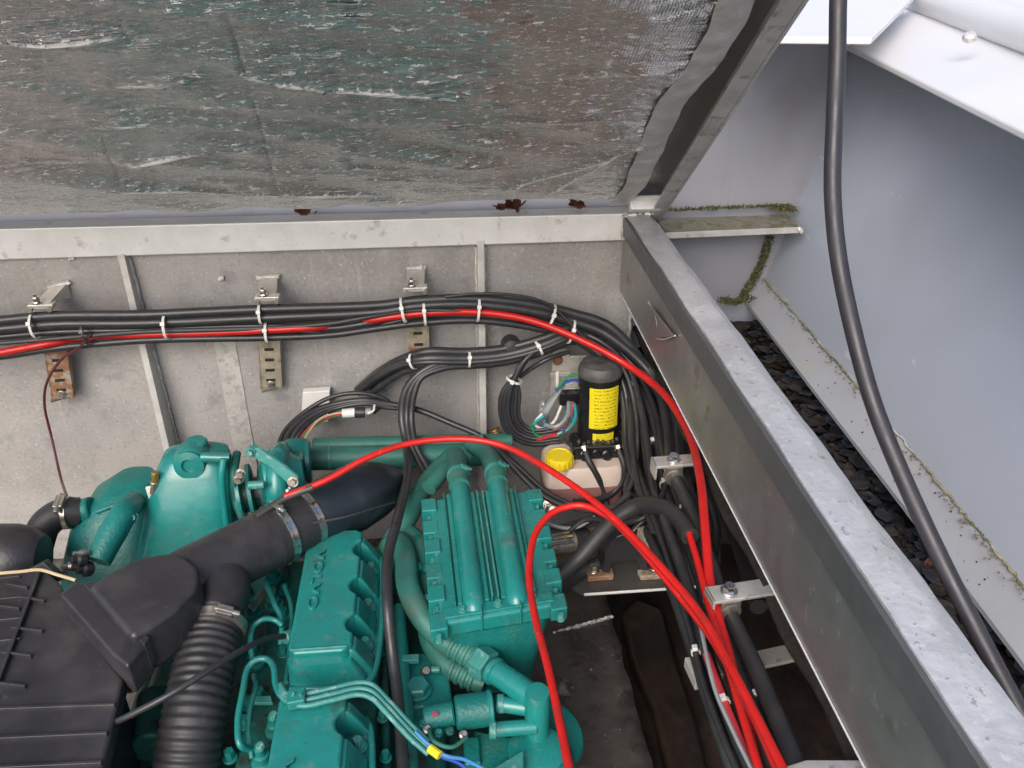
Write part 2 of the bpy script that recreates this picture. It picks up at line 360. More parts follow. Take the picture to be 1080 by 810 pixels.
def g_lathe(o, axis, prof, seg=20, ref=None):
    o, axis = Vector(o), Vector(axis).normalized()
    a = Vector(ref) if ref is not None else (Vector((0, 0, 1)) if abs(axis.z) < .9 else Vector((1, 0, 0)))
    n = (a - axis * a.dot(axis)).normalized(); b = axis.cross(n)
    v = []; f = []
    for r, h in prof:
        for k in range(seg):
            t = 2 * math.pi * k / seg
            v.append(o + axis * h + n * math.cos(t) * r + b * math.sin(t) * r)
    m = len(prof)
    for i in range(m - 1):
        for k in range(seg): f.append((i * seg + k, i * seg + (k + 1) % seg, (i + 1) * seg + (k + 1) % seg, (i + 1) * seg + k))
    f.append(tuple(range(seg - 1, -1, -1))); f.append(tuple((m - 1) * seg + k for k in range(seg)))
    return v, f
def lathe(name, o, axis, prof, mat, parent=None, seg=20, **k): return obj(name, *g_lathe(o, axis, prof, seg), mat, parent, **k)
def cyl(name, a, b, r, mat, parent=None, seg=18, ch=.12, **k):
    a, b = Vector(a), Vector(b); L = (b - a).length; c = min(r * ch, L * .3)
    return lathe(name, a, b - a, [(r - c, 0), (r, c), (r, L - c), (r - c, L)], mat, parent, seg, **k)
def bolt(o, axis, r, h, mat, parent=None, washer=True, name='bolt'):
    m = MB(); axis = Vector(axis).normalized(); o = Vector(o)
    if washer: m.add(*g_lathe(o, axis, [(r * 1.55, 0), (r * 1.55, h * .22), (r * 1.45, h * .3)], 16)); o = o + axis * h * .3
    m.add(*g_lathe(o, axis, [(r * 1.1, 0), (r * 1.1, h * .75), (r * .95, h)], 6))
    return m.build(name, mat, parent, sharp=25)
def clamp(c, axis, r, wd, parent, scr_dir, mat='steel', name='hose_clamp'):
    """worm-drive clamp: band + screw housing + screw"""
    c, axis, s = Vector(c), Vector(axis).normalized(), Vector(scr_dir)
    s = (s - axis * s.dot(axis)).normalized(); t = axis.cross(s)
    band = lathe(name, c - axis * wd / 2, axis, [(r * .97, 0), (r * 1.03, 0), (r * 1.035, wd * .1), (r * 1.03, wd * .2), (r * 1.03, wd * .8), (r * 1.035, wd * .9), (r * 1.03, wd), (r * .97, wd)], mat, parent, 32)
    boxa('screw_housing', c + s * (r * 1.03 + wd * .25), axis * wd * .5, t * wd * .8, s * wd * .28, mat, band, bevel=wd * .08)
    cyl('screw', c + s * (r * 1.03 + wd * .3) - t * wd * 1.0, c + s * (r * 1.03 + wd * .3) + t * wd * 1.5, wd * .3, mat, band, 10)
    return band
def tie(c, axis, r, label, group='white cable ties', mat='tie', wd=.0045, ry=None, head=None, name='cable_tie'):
    """nylon tie round a bundle: flat strap with a head and a cut tail"""
    c, axis = Vector(c), Vector(axis).normalized()
    h = Vector(head) if head is not None else Vector((0, -1, .25))
    n = (h - axis * h.dot(axis)).normalized(); b = axis.cross(n)
    ry = ry or r; seg = 24; v = []; f = []
    for k in range(seg):
        a = 2 * math.pi * k / seg
        for (dr, dh) in ((0, -1), (.0014, -1), (.0014, 1), (0, 1)):
            v.append(c + n * math.cos(a) * (r + dr) + b * math.sin(a) * (ry + dr) + axis * dh * wd / 2)
    for k in range(seg):
        for j in range(4):
            f.append((k * 4 + j, k * 4 + (j + 1) % 4, ((k + 1) % seg) * 4 + (j + 1) % 4, ((k + 1) % seg) * 4 + j))
    o = obj(name, v, f, mat)
    boxa('head', c + n * (r + .003), axis * wd * .85, b * wd * .75, n * .003, mat, o, bevel=.0008)
    return tagp(o, label, 'cable tie', group)
def jit(a): return random.uniform(-a, a)

# ================================================================ THE SETTING
def struct(o): return tagp(o, kind='structure')
YB = 1.80
def weld(name, a, b, r, parent, n=None):
    a, b = Vector(a), Vector(b); L = (b - a).length; n = n or max(6, int(L / .008)); pts = [a.lerp(b, i / n) for i in range(n + 1)]
    pts = [p + Vector((jit(r * .3), jit(r * .3), jit(r * .3))) for p in pts]
    rr = [r * random.uniform(.65, 1.15) for _ in pts]
    return obj(name, *g_tube(pts, rr, 6), 'weld', parent)
# bulkhead behind the engine, a sheet with slight buckling
def sheet(name, f, nu, nv, mat, parent=None, thick=None, uvs=None):
    v = []; fa = []; uv = []
    for j in range(nv + 1):
        for i in range(nu + 1):
            v.append(f(i / nu, j / nv))
            if uvs: uv.append(uvs(i / nu, j / nv))
    for j in range(nv):
        for i in range(nu):
            a = j * (nu + 1) + i; fa.append((a, a + 1, a + nu + 2, a + nu + 1))
    o = obj(name, v, fa, mat, parent, uvs=uv if uvs else None)
    if thick:
        s = o.modifiers.new('thickness', 'SOLIDIFY'); s.thickness = thick; s.offset = 0
    return o
bulk = struct(sheet('bulkhead', lambda u, v: Vector((-1.6 + 2.05 * u, YB + .004 * math.sin(9 * u + 2) * math.sin(7 * v) + .002 * math.sin(31 * u), -1.05 + (1.05 if u < 10 else 0) * v)), 60, 26, 'bulkhead'))
# top rail in front of the bulkhead
rail = prism('top_rail', [(-1.6, YB - .022, -.008), (.43, YB - .022, -.010), (.43, YB - .022, .052), (-1.6, YB - .022, .062)], (0, .05, 0), 'rail', bulk, bevel=.003)
# two welded T stiffeners: thin web and a face strip
def stiffener(q0, q1, wface, pr0, pr1):
    t_ = P(*q0, Y=YB - pr0); b_ = P(*q1, Y=YB - pr1); b_ = t_ + (b_ - t_) * 1.9; pr2 = YB - b_.y
    w2 = wface / 2
    v = [(t_.x - w2, t_.y, t_.z), (t_.x + w2, t_.y, t_.z), (b_.x + w2, b_.y, b_.z), (b_.x - w2, b_.y, b_.z)]
    v += [(x, YB + .003, z) for x, y, z in v]
    o = obj('stiffener', v, [(0, 1, 2, 3), (7, 6, 5, 4), (0, 4, 5, 1), (1, 5, 6, 2), (2, 6, 7, 3), (3, 7, 4, 0)], 'stiff', bulk, bevel=.0015)
    for sg in (-1, 1): weld('weld_seam', (t_.x + sg * (w2 + .002), YB - .004, -.02), (b_.x + sg * (w2 + .002), YB - .004, b_.z), .004, o)
stiffener((127, 268), (178, 484), .015, .024, .060)
stiffener((507, 254), (510, 460), .016, .024, .056)
box('smooth_patch', (-.515, YB - .0065, -.62), (-.467, YB - .004, -.20), 'patch', bulk, bevel=0)
weld('weld_seam', (.448, YB - .008, -.35), (.440, YB - .006, -.02), .005, bulk)
for q in [(75, 272), (233, 294)]:
    p = P(*q, Y=YB - .006); boxa('tack_weld', p, (.007 + jit(.003), 0, .002), (0, .002, 0), (0, 0, .005), 'weld', bulk, bevel=.0015)
p = P(660, 281, Y=YB - .004); cyl('drain_hole', p, p + Vector((0, -.003, 0)), .006, 'shade_dark', bulk)

# bilge: floor plates, rusty channel, side painted dark as under-deck shade
def rough_plane(x0, x1, y0, y1, z, amp, nx=30, ny=30, edge=0):
    def f(u, v):
        x = x0 + (x1 - x0) * u; y = y0 + (y1 - y0) * v
        if edge and u == 1: x += .002 * math.sin(61 * y) + .002 * math.sin(143 * y + 1)
        return Vector((x, y, z + amp * (math.sin(17 * x + 3 * y) * math.sin(13 * y + 1) + .5 * math.sin(41 * x + 5) * math.sin(37 * y))))
    return f
fl = struct(sheet('bilge_floor', rough_plane(-1.6, .372, -.2, 1.80, -.83, .006, 60, 60, 1), 60, 60, 'floor', thick=.014))
weld('floor_weld', P(583, 668, Z=-.822), P(646, 650, Z=-.822), .005, fl, 44)
struct(sheet('bilge_channel', rough_plane(.30, 1.3, -.2, 1.80, -.93, .012), 30, 30, 'brown'))
ch = prism('channel_plank', [P(655, 646, Z=-.885), P(672, 630, Z=-.885), P(698, 640, Z=-.885), P(715, 700, Z=-.885), P(735, 760, Z=-.885), P(752, 830, Z=-.885), P(708, 830, Z=-.885), P(690, 750, Z=-.885), P(668, 700, Z=-.885)], (0, 0, -.05), 'brown', bevel=.012)
tagp(ch, 'rust brown plank lying in the bilge channel right of the engine', 'plank')
struct(box('bilge_side', (1.02, -.3, -1.05), (1.05, 1.8, -.22), 'shade_dark', bevel=0))

# hull side, ledge, gutter, transom, gunwale (painted)
YT = 1.86
L_in = [P(785, 315, Y=1.875), P(850, 400, Z=-.19), P(967, 551, Z=-.19), P(1120, 745, Z=-.19)]
L_in = [L_in[0], L_in[1], L_in[2], Vector((.708, .62, -.19)), Vector((.70, .1, -.19))]
S_up = [P(804, 292, Y=1.875), Vector((.770, 1.44, -.14)), Vector((.757, 1.0, -.14)), Vector((.745, .70, -.14)), Vector((.735, .1, -.14))]
def strip(name, A, B, mat, n=24, m=6, bulge=(0, 0, 0), thick=None):
    A = spline(A, n // (len(A) - 1)); B = spline(B, n // (len(B) - 1)); k = min(len(A), len(B)); bl = Vector(bulge)
    return sheet(name, lambda u, v: A[round(u * (k - 1))].lerp(B[round(u * (k - 1))], v) + bl * math.sin(math.pi * v), k - 1, m, mat, thick=thick)
ledge = struct(strip('hull_ledge', L_in, S_up, 'ledge', 24, 4, (0, 0, -.003)))
lip = struct(strip('ledge_lip', [p + Vector((0, 0, -.008)) for p in L_in], L_in, 'ledge', 24, 2))
Top = [Vector((.895, 1.875, .40)), Vector((1.02, 1.44, .41)), Vector((1.09, 1.0, .42)), Vector((1.10, .7, .43)), Vector((1.10, .1, .43))]
sb_ = spline(S_up, 40); sb_ = [p + Vector((-.002 + jit(.002), 0, .002 + jit(.0015))) for p in sb_]
obj('seam_bead', *g_tube(sb_, [random.uniform(.0008, .0028) for _ in sb_], 6), 'seam', ledge)
hull = struct(strip('hull_side', S_up, Top, 'hull', 24, 14, (.018, 0, 0)))
struct(prism('transom_panel', [(-1.6, YT, -.32), (.80, YT, -.32), (.82, YT, -.14), (.87, YT, .028), (.92, YT, .29), (.95, YT, .45), (-1.6, YT, .45)], (0, .02, 0), 'transom', bevel=0))
struct(box('rear_deck', (-1.6, YB + .03, .000), (.41, YT - .003, .020), 'transom', bevel=0))
struct(box('under_deck_bulkhead', (.452, YB + .012, -1.05), (1.05, YB + .03, -.33), 'shade_dark', bevel=0))  # dark sheet painted as the shade of the under-deck cavity
struct(sheet('gutter_floor', lambda u, v: Vector((.47 + .42 * u, .1 + 1.755 * v, -.27 + .012 * math.sin(40 * v) * math.sin(9 * u + 2))), 8, 60, 'dirt', thick=.01))
# gunwale: white inward band over the hull side, with a tube rail above it
G_in = [Vector((.70, 1.85, .392)), Vector((.80, 1.83, .388)), Vector((.862, 1.78, .38)), Vector((.74, 1.02, .38)), Vector((.66, .5, .38))]
gl = P(895, 55, Z=.38); gr = P(1080, 150, Z=.38); dgv = (gr - gl)
ga = gl - dgv * .40; gb = gl + dgv * 1.7
gun = root('gunwale', (ga + gb) / 2, 'white painted gunwale with inward lip and round top rail above the hull side', 'gunwale')
prism('inner_band', [ga, gb, gb + Vector((.34, 0, .085)), ga + Vector((.34, 0, .085))], (0, 0, .012), 'white', gun, bevel=.004)
pa = P(905, -22, Z=.46); pb = P(1080, 32, Z=.46); dv = pb - pa
tube('rail_tube', [pa - dv * .6, pa, pb, pb + dv * .9], .033, 'white', gun, 24)
q = P(1023, 38, Z=.455); lathe('weld_scar', q, Vector((-.4, -.5, .7)), [(.012, -.004), (.009, .003), (.002, .005)], 'angle', gun, 8)
ta = P(826, 46, Y=1.45); tb = P(900, 48, Y=1.45)
prism('transom_cap', [ta + Vector((-.06, 0, 0)), tb + Vector((.03, 0, 0)), tb + Vector((.34, .45, .03)), ta + Vector((.0, .45, .03))], (0, .0, .012), 'white', gun, bevel=.003)
# mossy shelf bracket on the transom + mossy corner seam
sh = root('corner_shelf', (.64, 1.8, .02), 'mossy aluminium shelf ledge bridging from the coaming corner to the hull side', 'shelf')
a = P(702, 246, Y=1.765); b = P(843, 240, Y=1.765)
prism('shelf_top', [a, b, b + Vector((.01, .085, .002)), a + Vector((0, .085, .006))], (0, 0, -.006), 'mossy_shelf', sh, bevel=.001)
prism('shelf_edge', [a + Vector((0, -.003, .002)), b + Vector((0, -.003, .002)), b + Vector((0, -.003, -.012)), a + Vector((0, -.003, -.012))], (0, .0028, 0), 'alu', sh, bevel=.0008)
weld('weld_end', b + Vector((0, -.002, 0)), b + Vector((.008, -.004, -.012)), .007, sh, 6)
def moss_clump(name, pts, rad, n, parent=None, h=.006):
    m = MB(); s = spline(pts, 10)
    for _ in range(n):
        c = random.choice(s) + Vector((jit(rad), jit(rad * .6), jit(rad) * .5)); r = random.uniform(.3, 1) * h
        d = Vector((jit(1), -random.random(), random.random())).normalized(); t = d.orthogonal().normalized(); bb = d.cross(t)
        m.add([c - t * r * .4, c + t * r * .4, c + d * r * 1.6, c + bb * r * .4], [(0, 1, 2), (1, 3, 2), (3, 0, 2)])
    o = m.build(name, 'moss', parent, smooth=False); o['kind'] = 'stuff'; return o
mo = moss_clump('moss', [P(706, 222, Y=1.845), P(770, 219, Y=1.845), P(832, 217, Y=1.842)], .006, 700, sh)
moss_clump('moss', [P(815, 219, Y=1.835), P(836, 221, Y=1.835)], .012, 350, sh)
mc = moss_clump('moss', [P(812, 250, Y=1.85), P(800, 285, Y=1.85), P(784, 312, Y=1.85)], .010, 900)
tagp(mc, 'green moss growing in the corner seam under the mossy shelf', 'moss')
mc2 = moss_clump('moss', [P(762, 316, Y=1.80), P(775, 319, Y=1.80), P(790, 314, Y=1.80)], .013, 600)
tagp(mc2, 'green moss patch at the end of the leafy gutter', 'moss')
# dirt line along the ledge seam, leaf litter in the gutter
def litter(name, n, spot, size, mats):
    m = MB()
    for _ in range(n):
        c, nrm = spot(); a = random.uniform(0, 6.3); s = random.uniform(*size); nrm = Vector(nrm).normalized()
        t = Vector((math.cos(a), math.sin(a), jit(.3))); t = (t - nrm * t.dot(nrm)).normalized(); bb = nrm.cross(t)
        pt = []; k = 4
        for i in range(k + 1):
            x = i / k; wd = math.sin(math.pi * (x * .92 + .06)) * .42; z = .3 * (x - .5) ** 2 * random.uniform(-.6, 1.2)
            for sg in (-1, 0, 1): pt.append(c + t * s * (x - .5) + bb * s * wd * sg + nrm * s * (z + (.12 if sg else 0)))
        m.add(pt, [(i * 3 + j, i * 3 + j + 1, i * 3 + j + 4, i * 3 + j + 3) for i in range(k) for j in (0, 1)])
    return m.build(name, mats, None, sharp=60)
def gsp():
    y = random.uniform(.4, 1.83); return Vector((random.uniform(.49, .84), y, -.262 + random.uniform(0, .02))), (jit(.2), jit(.2), 1)
o = litter('leaf_litter', 2800, gsp, (.008, .045), 'leaf'); tagp(o, 'dark dead leaves filling the gutter between coaming and hull ledge', 'leaf litter', kind='stuff')
o = litter('leaf_litter', 18, gsp, (.015, .03), 'leaf_red'); tagp(o, 'reddish brown leaves scattered over the gutter litter', 'leaf litter', kind='stuff')
def ssp():
    i = random.random(); A = spline(S_up, 12); p = A[int(i * (len(A) - 1))]; q = random.gauss(0, .006)
    return p + Vector((-abs(q) - .001, jit(.02), .003 - abs(q) * .7)), (-.5, 0, 1)
o = litter('seam_dirt', 420, ssp, (.002, .006), 'mossy_shelf'); tagp(o, 'greenish dirt line lying along the hull ledge seam', 'dirt', kind='stuff')
def lsp():
    u = random.random(); a = Vector((.715, random.uniform(.65, 1.5), -.186)); q = random.random() ** .7
    return a + Vector((.05 * q, 0, .053 * q)), (-.6, 0, 1)
o = litter('ledge_crumbs', 55, lsp, (.002, .005), 'dirt'); tagp(o, 'dark crumbs and needles scattered on the pale hull ledge', 'dirt', kind='stuff')
def dry_leaf(q, s, label, Y=1.815):
    c = P(*q, Y=Y); o = litter('dry_leaf', 7, lambda: (c + Vector((jit(s * .45), jit(s * .12), jit(s * .10))), (jit(.9), -.4 + jit(.6), .7)), (s * .25, s * .6), 'leaf_red'); tagp(o, label, 'leaf', 'dry leaves behind the top rail')
for q, s, t in [((312, 220), .05, 'curled red brown leaf lying behind the top rail left of centre'), ((326, 222), .04, 'small dark curled leaf touching the left red brown leaf behind the rail'),
                ((545, 216), .06, 'brown leaf on the rail under the lid, middle of the three right ones'), ((612, 215), .05, 'dark brown leaf on the rail nearest the corner'), ((528, 219), .035, 'small brown leaf scrap on the rail left of the middle leaf')]:
    dry_leaf(q, s, t)

# ---------------------------------------------------------------- right-hand coaming
co = root('side_coaming', (.45, 1.0, -.135), 'bright aluminium hatch coaming beam running from the corner toward the viewer', 'coaming')
XC = .415
prof = [(XC, .050), (XC + .038, .051), (XC + .048, .049), (XC + .066, .036), (XC + .068, .010), (XC + .062, .010), (XC + .058, .030), (XC + .006, .040), (XC + .006, .008), (XC, .008)]
YC0, YC1 = .20, 1.775
def topf(prof, name, mat):
    n = 60; v = []; f = []; k = len(prof)
    for i in range(n + 1):
        y = YC0 + (YC1 - YC0) * i / n
        for (x, z) in prof: v.append((x + .0012 * math.sin(y * 23) + jit(.0005), y, z + jit(.0008)))
    for i in range(n):
        for j in range(k): f.append((i * k + j, i * k + (j + 1) % k, (i + 1) * k + (j + 1) % k, (i + 1) * k + j))
    f += [tuple(range(k)), tuple(n * k + j for j in range(k - 1, -1, -1))]
    return obj(name, v, f, mat, co, sharp=25)
topf(prof, 'top_flange', 'coam_top')
box('side_strip', (XC - .007, YC0, .006), (XC - .0006, YC1, .0475), 'strip', co, bevel=.0015)
plate = box('inner_plate', (XC + .001, YC0, -.135), (XC + .007, YC1 + .02, .006), 'plate', co, bevel=.001)
box('plate_edge', (XC - .0012, YC0, -.137), (XC + .0008, YC1, -.1345), 'rail', co, bevel=.0005)
# hooked lug welded to the plate, corner weld bead
for (a, b, c) in [((684, 318), (693, 340), (692, 357)), ((692, 357), (700, 358), (712, 354))]:
    tube('lug_edge', [P(*a, X=XC - .004), P(*b, X=XC - .006), P(*c, X=XC - .004)], .0016, 'alu', co, 8)
prism('lug', [P(684, 318, X=XC - .003), P(692, 338, X=XC - .003), P(693, 357, X=XC - .003), P(712, 354, X=XC - .003)], (-.004, 0, 0), 'plate', co, bevel=.0008)
for i in range(3): weld('corner_weld', (XC - .002 + .02 * i, 1.775 + jit(.004), .052), (XC + .02 + .02 * i, 1.77 + jit(.006), .054), .006, co, 7)
weld('corner_weld', (XC - .003, 1.772, .0), (XC - .003, 1.772, .05), .006, co, 8)

# ---------------------------------------------------------------- hatch lid, propped open, foil insulation under it
LA = R(33.6); LH = Vector((0, 1.82, .073)); LV = Vector((0, -math.cos(LA), math.sin(LA))); LN = Vector((0, -math.sin(LA), -math.cos(LA)))
def liduv(x, y, wv=0.):
    d = _fw + _rt * ((x - 540) / FPX) - _up * ((y - 405) / FPX)
    t = (LH + LN * wv - _c).dot(LN) / d.dot(LN); p = _c + d * t - LH
    return p.x, p.dot(LV)
def L3(u, v, wv=0.): return LH + Vector((u, 0, 0)) + LV * v + LN * wv
LTOP = 1.02
def UR(v): return .504 - .0734 * v
lid = root('hatch_lid', L3(0, 0), 'raised hatch lid lined with wrinkled silver foil insulation', 'hatch lid')
prism('lid_plate', [L3(-1.5, 0, -.012), L3(UR(0), 0, -.012), L3(UR(LTOP), LTOP, -.012), L3(-1.5, LTOP, -.012)], LN * .006, 'plate', lid, bevel=0)
prism('side_angle', [L3(UR(-.01), -.01, -.006), L3(UR(LTOP), LTOP, -.006), L3(UR(LTOP), LTOP, .045), L3(UR(-.01), -.01, .045)], (-.006, 0, 0), 'angle', lid, bevel=.001)
prism('angle_flange', [L3(UR(-.01) - .0065, -.01, .045), L3(UR(LTOP) - .0065, LTOP, .045), L3(UR(LTOP) - .031, LTOP, .045), L3(UR(-.01) - .034, -.01, .045)], LN * -.005, 'angle', lid, bevel=.001)
box_c = L3(UR(0) - .055, .06, .03); boxa('corner_block', box_c, (.034, 0, 0), LV * .012, LN * .016, 'rail', lid, bevel=.004)
er = [liduv(*q, .03) for q in [(664, 214), (680, 197), (700, 155), (720, 111), (752, 75), (784, 29), (794, 0)]]
def uR(v):
    if v <= er[0][1]: return er[0][0]
    for (a, b), (c, d) in zip(er, er[1:]):
        if b <= v <= d: return a + (c - a) * (v - b) / max(1e-6, d - b)
    return er[-1][0]
rs = np.random.RandomState(3)
cre = []
def crease(p0, p1, h, wd): cre.append((liduv(*p0, .03), liduv(*p1, .03), h, wd))
crease((-30, 41), (128, 38), .010, .006); crease((250, 75), (340, 92), .010, .006); crease((340, 92), (478, 101), .010, .006)
crease((118, 90), (196, 86), .006, .005); crease((100, 133), (160, 130), .006, .004); crease((125, 172), (220, 160), .008, .005); crease((220, 160), (300, 155), .004, .006)
crease((0, 172), (90, 173), .006, .008); crease((103, 135), (128, 200), -.0022, .003); crease((237, 10), (262, 90), -.0025, .003); crease((262, 90), (292, 200), -.0022, .003)
crease((128, 200), (260, 205), .007, .008); crease((260, 204), (400, 207), .006, .007); crease((500, 205), (640, 170), .005, .012); crease((560, 212), (680, 150), .005, .010); crease((150, 118), (256, 108), .004, .006)
crease((590, 85), (700, 75), .004, .008); crease((520, 130), (650, 125), .004, .01)
for _ in range(150):
    x = rs.uniform(-40, 690); y = rs.uniform(0, 205); L = rs.uniform(12, 50); crease((x, y), (x + L, y + rs.uniform(-5, 5)), rs.uniform(.0015, .004), rs.uniform(.003, .006))
nu, nv = 420, 230
U0, V0, V1 = -1.15, er[0][1] - .003, LTOP - .01
FV = []; FUV = []
ph = rs.uniform(0, 6.3, (40,)); fq = rs.uniform(6, 45, (40, 2)); am = .0018 * (10 / np.hypot(fq[:, 0], fq[:, 1])) ** .8
vv = np.linspace(0, 1, nv + 1) ** 1.25 * (V1 - V0) + V0
grid = np.zeros((nv + 1, nu + 1, 2))
for j, v in enumerate(vv):
    ur = uR(v) + .001 * math.sin(v * 37)
    grid[j, :, 0] = U0 + (ur - U0) * np.linspace(0, 1, nu + 1); grid[j, :, 1] = v
GU, GV = grid[..., 0], grid[..., 1]
H = np.zeros_like(GU); CREASE_GLINT = np.zeros_like(GU); GRIME = np.zeros_like(GU)  # first mask: glints along crease crests, whitened in the foil colour
for k in range(40): H += am[k] * np.sin(fq[k, 0] * GU * .8 + fq[k, 1] * GV * 1.6 + ph[k])
for (a, b, h, wd) in cre:
    ax, ay = a; bx, by = b; L2 = (bx - ax) ** 2 + (by - ay) ** 2
    t = np.clip(((GU - ax) * (bx - ax) + (GV - ay) * (by - ay)) / L2, 0, 1)
    d = np.hypot(GU - (ax + t * (bx - ax)), GV - (ay + t * (by - ay)))
    H += h * np.exp(-(d / wd) ** 2) * (.35 + .65 * np.sin(np.pi * np.clip(t * .9 + .05, 0, 1)))
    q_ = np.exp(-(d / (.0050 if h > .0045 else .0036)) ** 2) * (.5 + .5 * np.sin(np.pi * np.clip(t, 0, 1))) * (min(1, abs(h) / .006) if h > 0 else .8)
    if h > 0: CREASE_GLINT = np.maximum(CREASE_GLINT, q_)
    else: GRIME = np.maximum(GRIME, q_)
edge = np.clip((GU[:, -1:] - GU) / .02, 0, 1)
vb = np.clip((GV - V0) / .05, 0, 1)
H = .03 + H * (.3 + .7 * edge) - .014 * (1 - edge) ** 2 - .020 * (1 - vb) ** 2
for j in range(nv + 1):
    for i in range(nu + 1):
        dv_ = .007 * math.sin(GU[j, i] * 7) * (1 - vb[j, i]) 
        FV.append(L3(GU[j, i], GV[j, i] + dv_, H[j, i])); FUV.append((GU[j, i], GV[j, i]))
FF = [(j * (nu + 1) + i, j * (nu + 1) + i + 1, (j + 1) * (nu + 1) + i + 1, (j + 1) * (nu + 1) + i) for j in range(nv) for i in range(nu)]
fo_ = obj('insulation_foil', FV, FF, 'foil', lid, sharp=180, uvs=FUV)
for nm_, ar_ in (('crease_glint', CREASE_GLINT), ('grime', GRIME)):
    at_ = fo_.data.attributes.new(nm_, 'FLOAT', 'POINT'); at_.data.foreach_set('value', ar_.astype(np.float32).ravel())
# taped edge along the right side of the mat
tp = []; 
for j in range(0, nv + 1, 2): tp.append(vv[j])
sv = []; sf = []
for k, v in enumerate(tp):
    u = uR(v) + .001 * math.sin(v * 37)
    for du, ww in ((-.045, .0295), (-.02, .0305), (.002, .025), (.007, .004)): sv.append(L3(u + du + .0005 * math.sin(v * 53 + du * 90), v, ww + .004 + .0006 * math.sin(v * 120)))
for k in range(len(tp) - 1):
    for j in range(3): sf.append((k * 4 + j, k * 4 + j + 1, k * 4 + j + 5, k * 4 + j + 4))
M['tape'] = mk('foil_tape', (.66, .65, .64), .5, .45, .15, 25, .4, 60, spots=[((.75, .74, .73), 60, .62, .7)])
obj('edge_tape', sv, sf, 'tape', lid)

# ================================================================ THE ENGINE
eng = root('marine_engine', (-.2, 1.05, -.83), 'teal painted marine diesel engine filling the compartment', 'engine')
def loft(name, rings, mat, parent, seg=28, sub=1, cap=True, **k):
    """rings: list of (centre, axis u half, axis v half, squareness) -> superellipse loft"""
    v = []; f = []
    for c, a, b, e in rings:
        for i in range(seg):
            t = 2 * math.pi * i / seg; ct, st = math.cos(t), math.sin(t)
            v.append(Vector(c) + Vector(a) * (math.copysign(abs(ct) ** e, ct)) + Vector(b) * (math.copysign(abs(st) ** e, st)))
    n = len(rings)
    for j in range(n - 1):
        for i in range(seg): f.append((j * seg + i, j * seg + (i + 1) % seg, (j + 1) * seg + (i + 1) % seg, (j + 1) * seg + i))
    f.append(tuple(range(seg - 1, -1, -1))); f.append(tuple((n - 1) * seg + i for i in range(seg)))
    return obj(name, v, f, mat, parent, **k)
UPZ = Vector((0, 0, 1))
# block and cylinder head under everything
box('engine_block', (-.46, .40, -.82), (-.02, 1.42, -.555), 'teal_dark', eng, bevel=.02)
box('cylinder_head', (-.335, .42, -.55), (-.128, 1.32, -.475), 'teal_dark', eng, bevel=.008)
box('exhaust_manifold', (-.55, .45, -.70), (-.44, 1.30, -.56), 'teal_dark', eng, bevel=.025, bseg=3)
box('side_casting', (-.06, .40, -.80), (.17, 1.10, -.60), 'teal_dark', eng, bevel=.03, bseg=3)

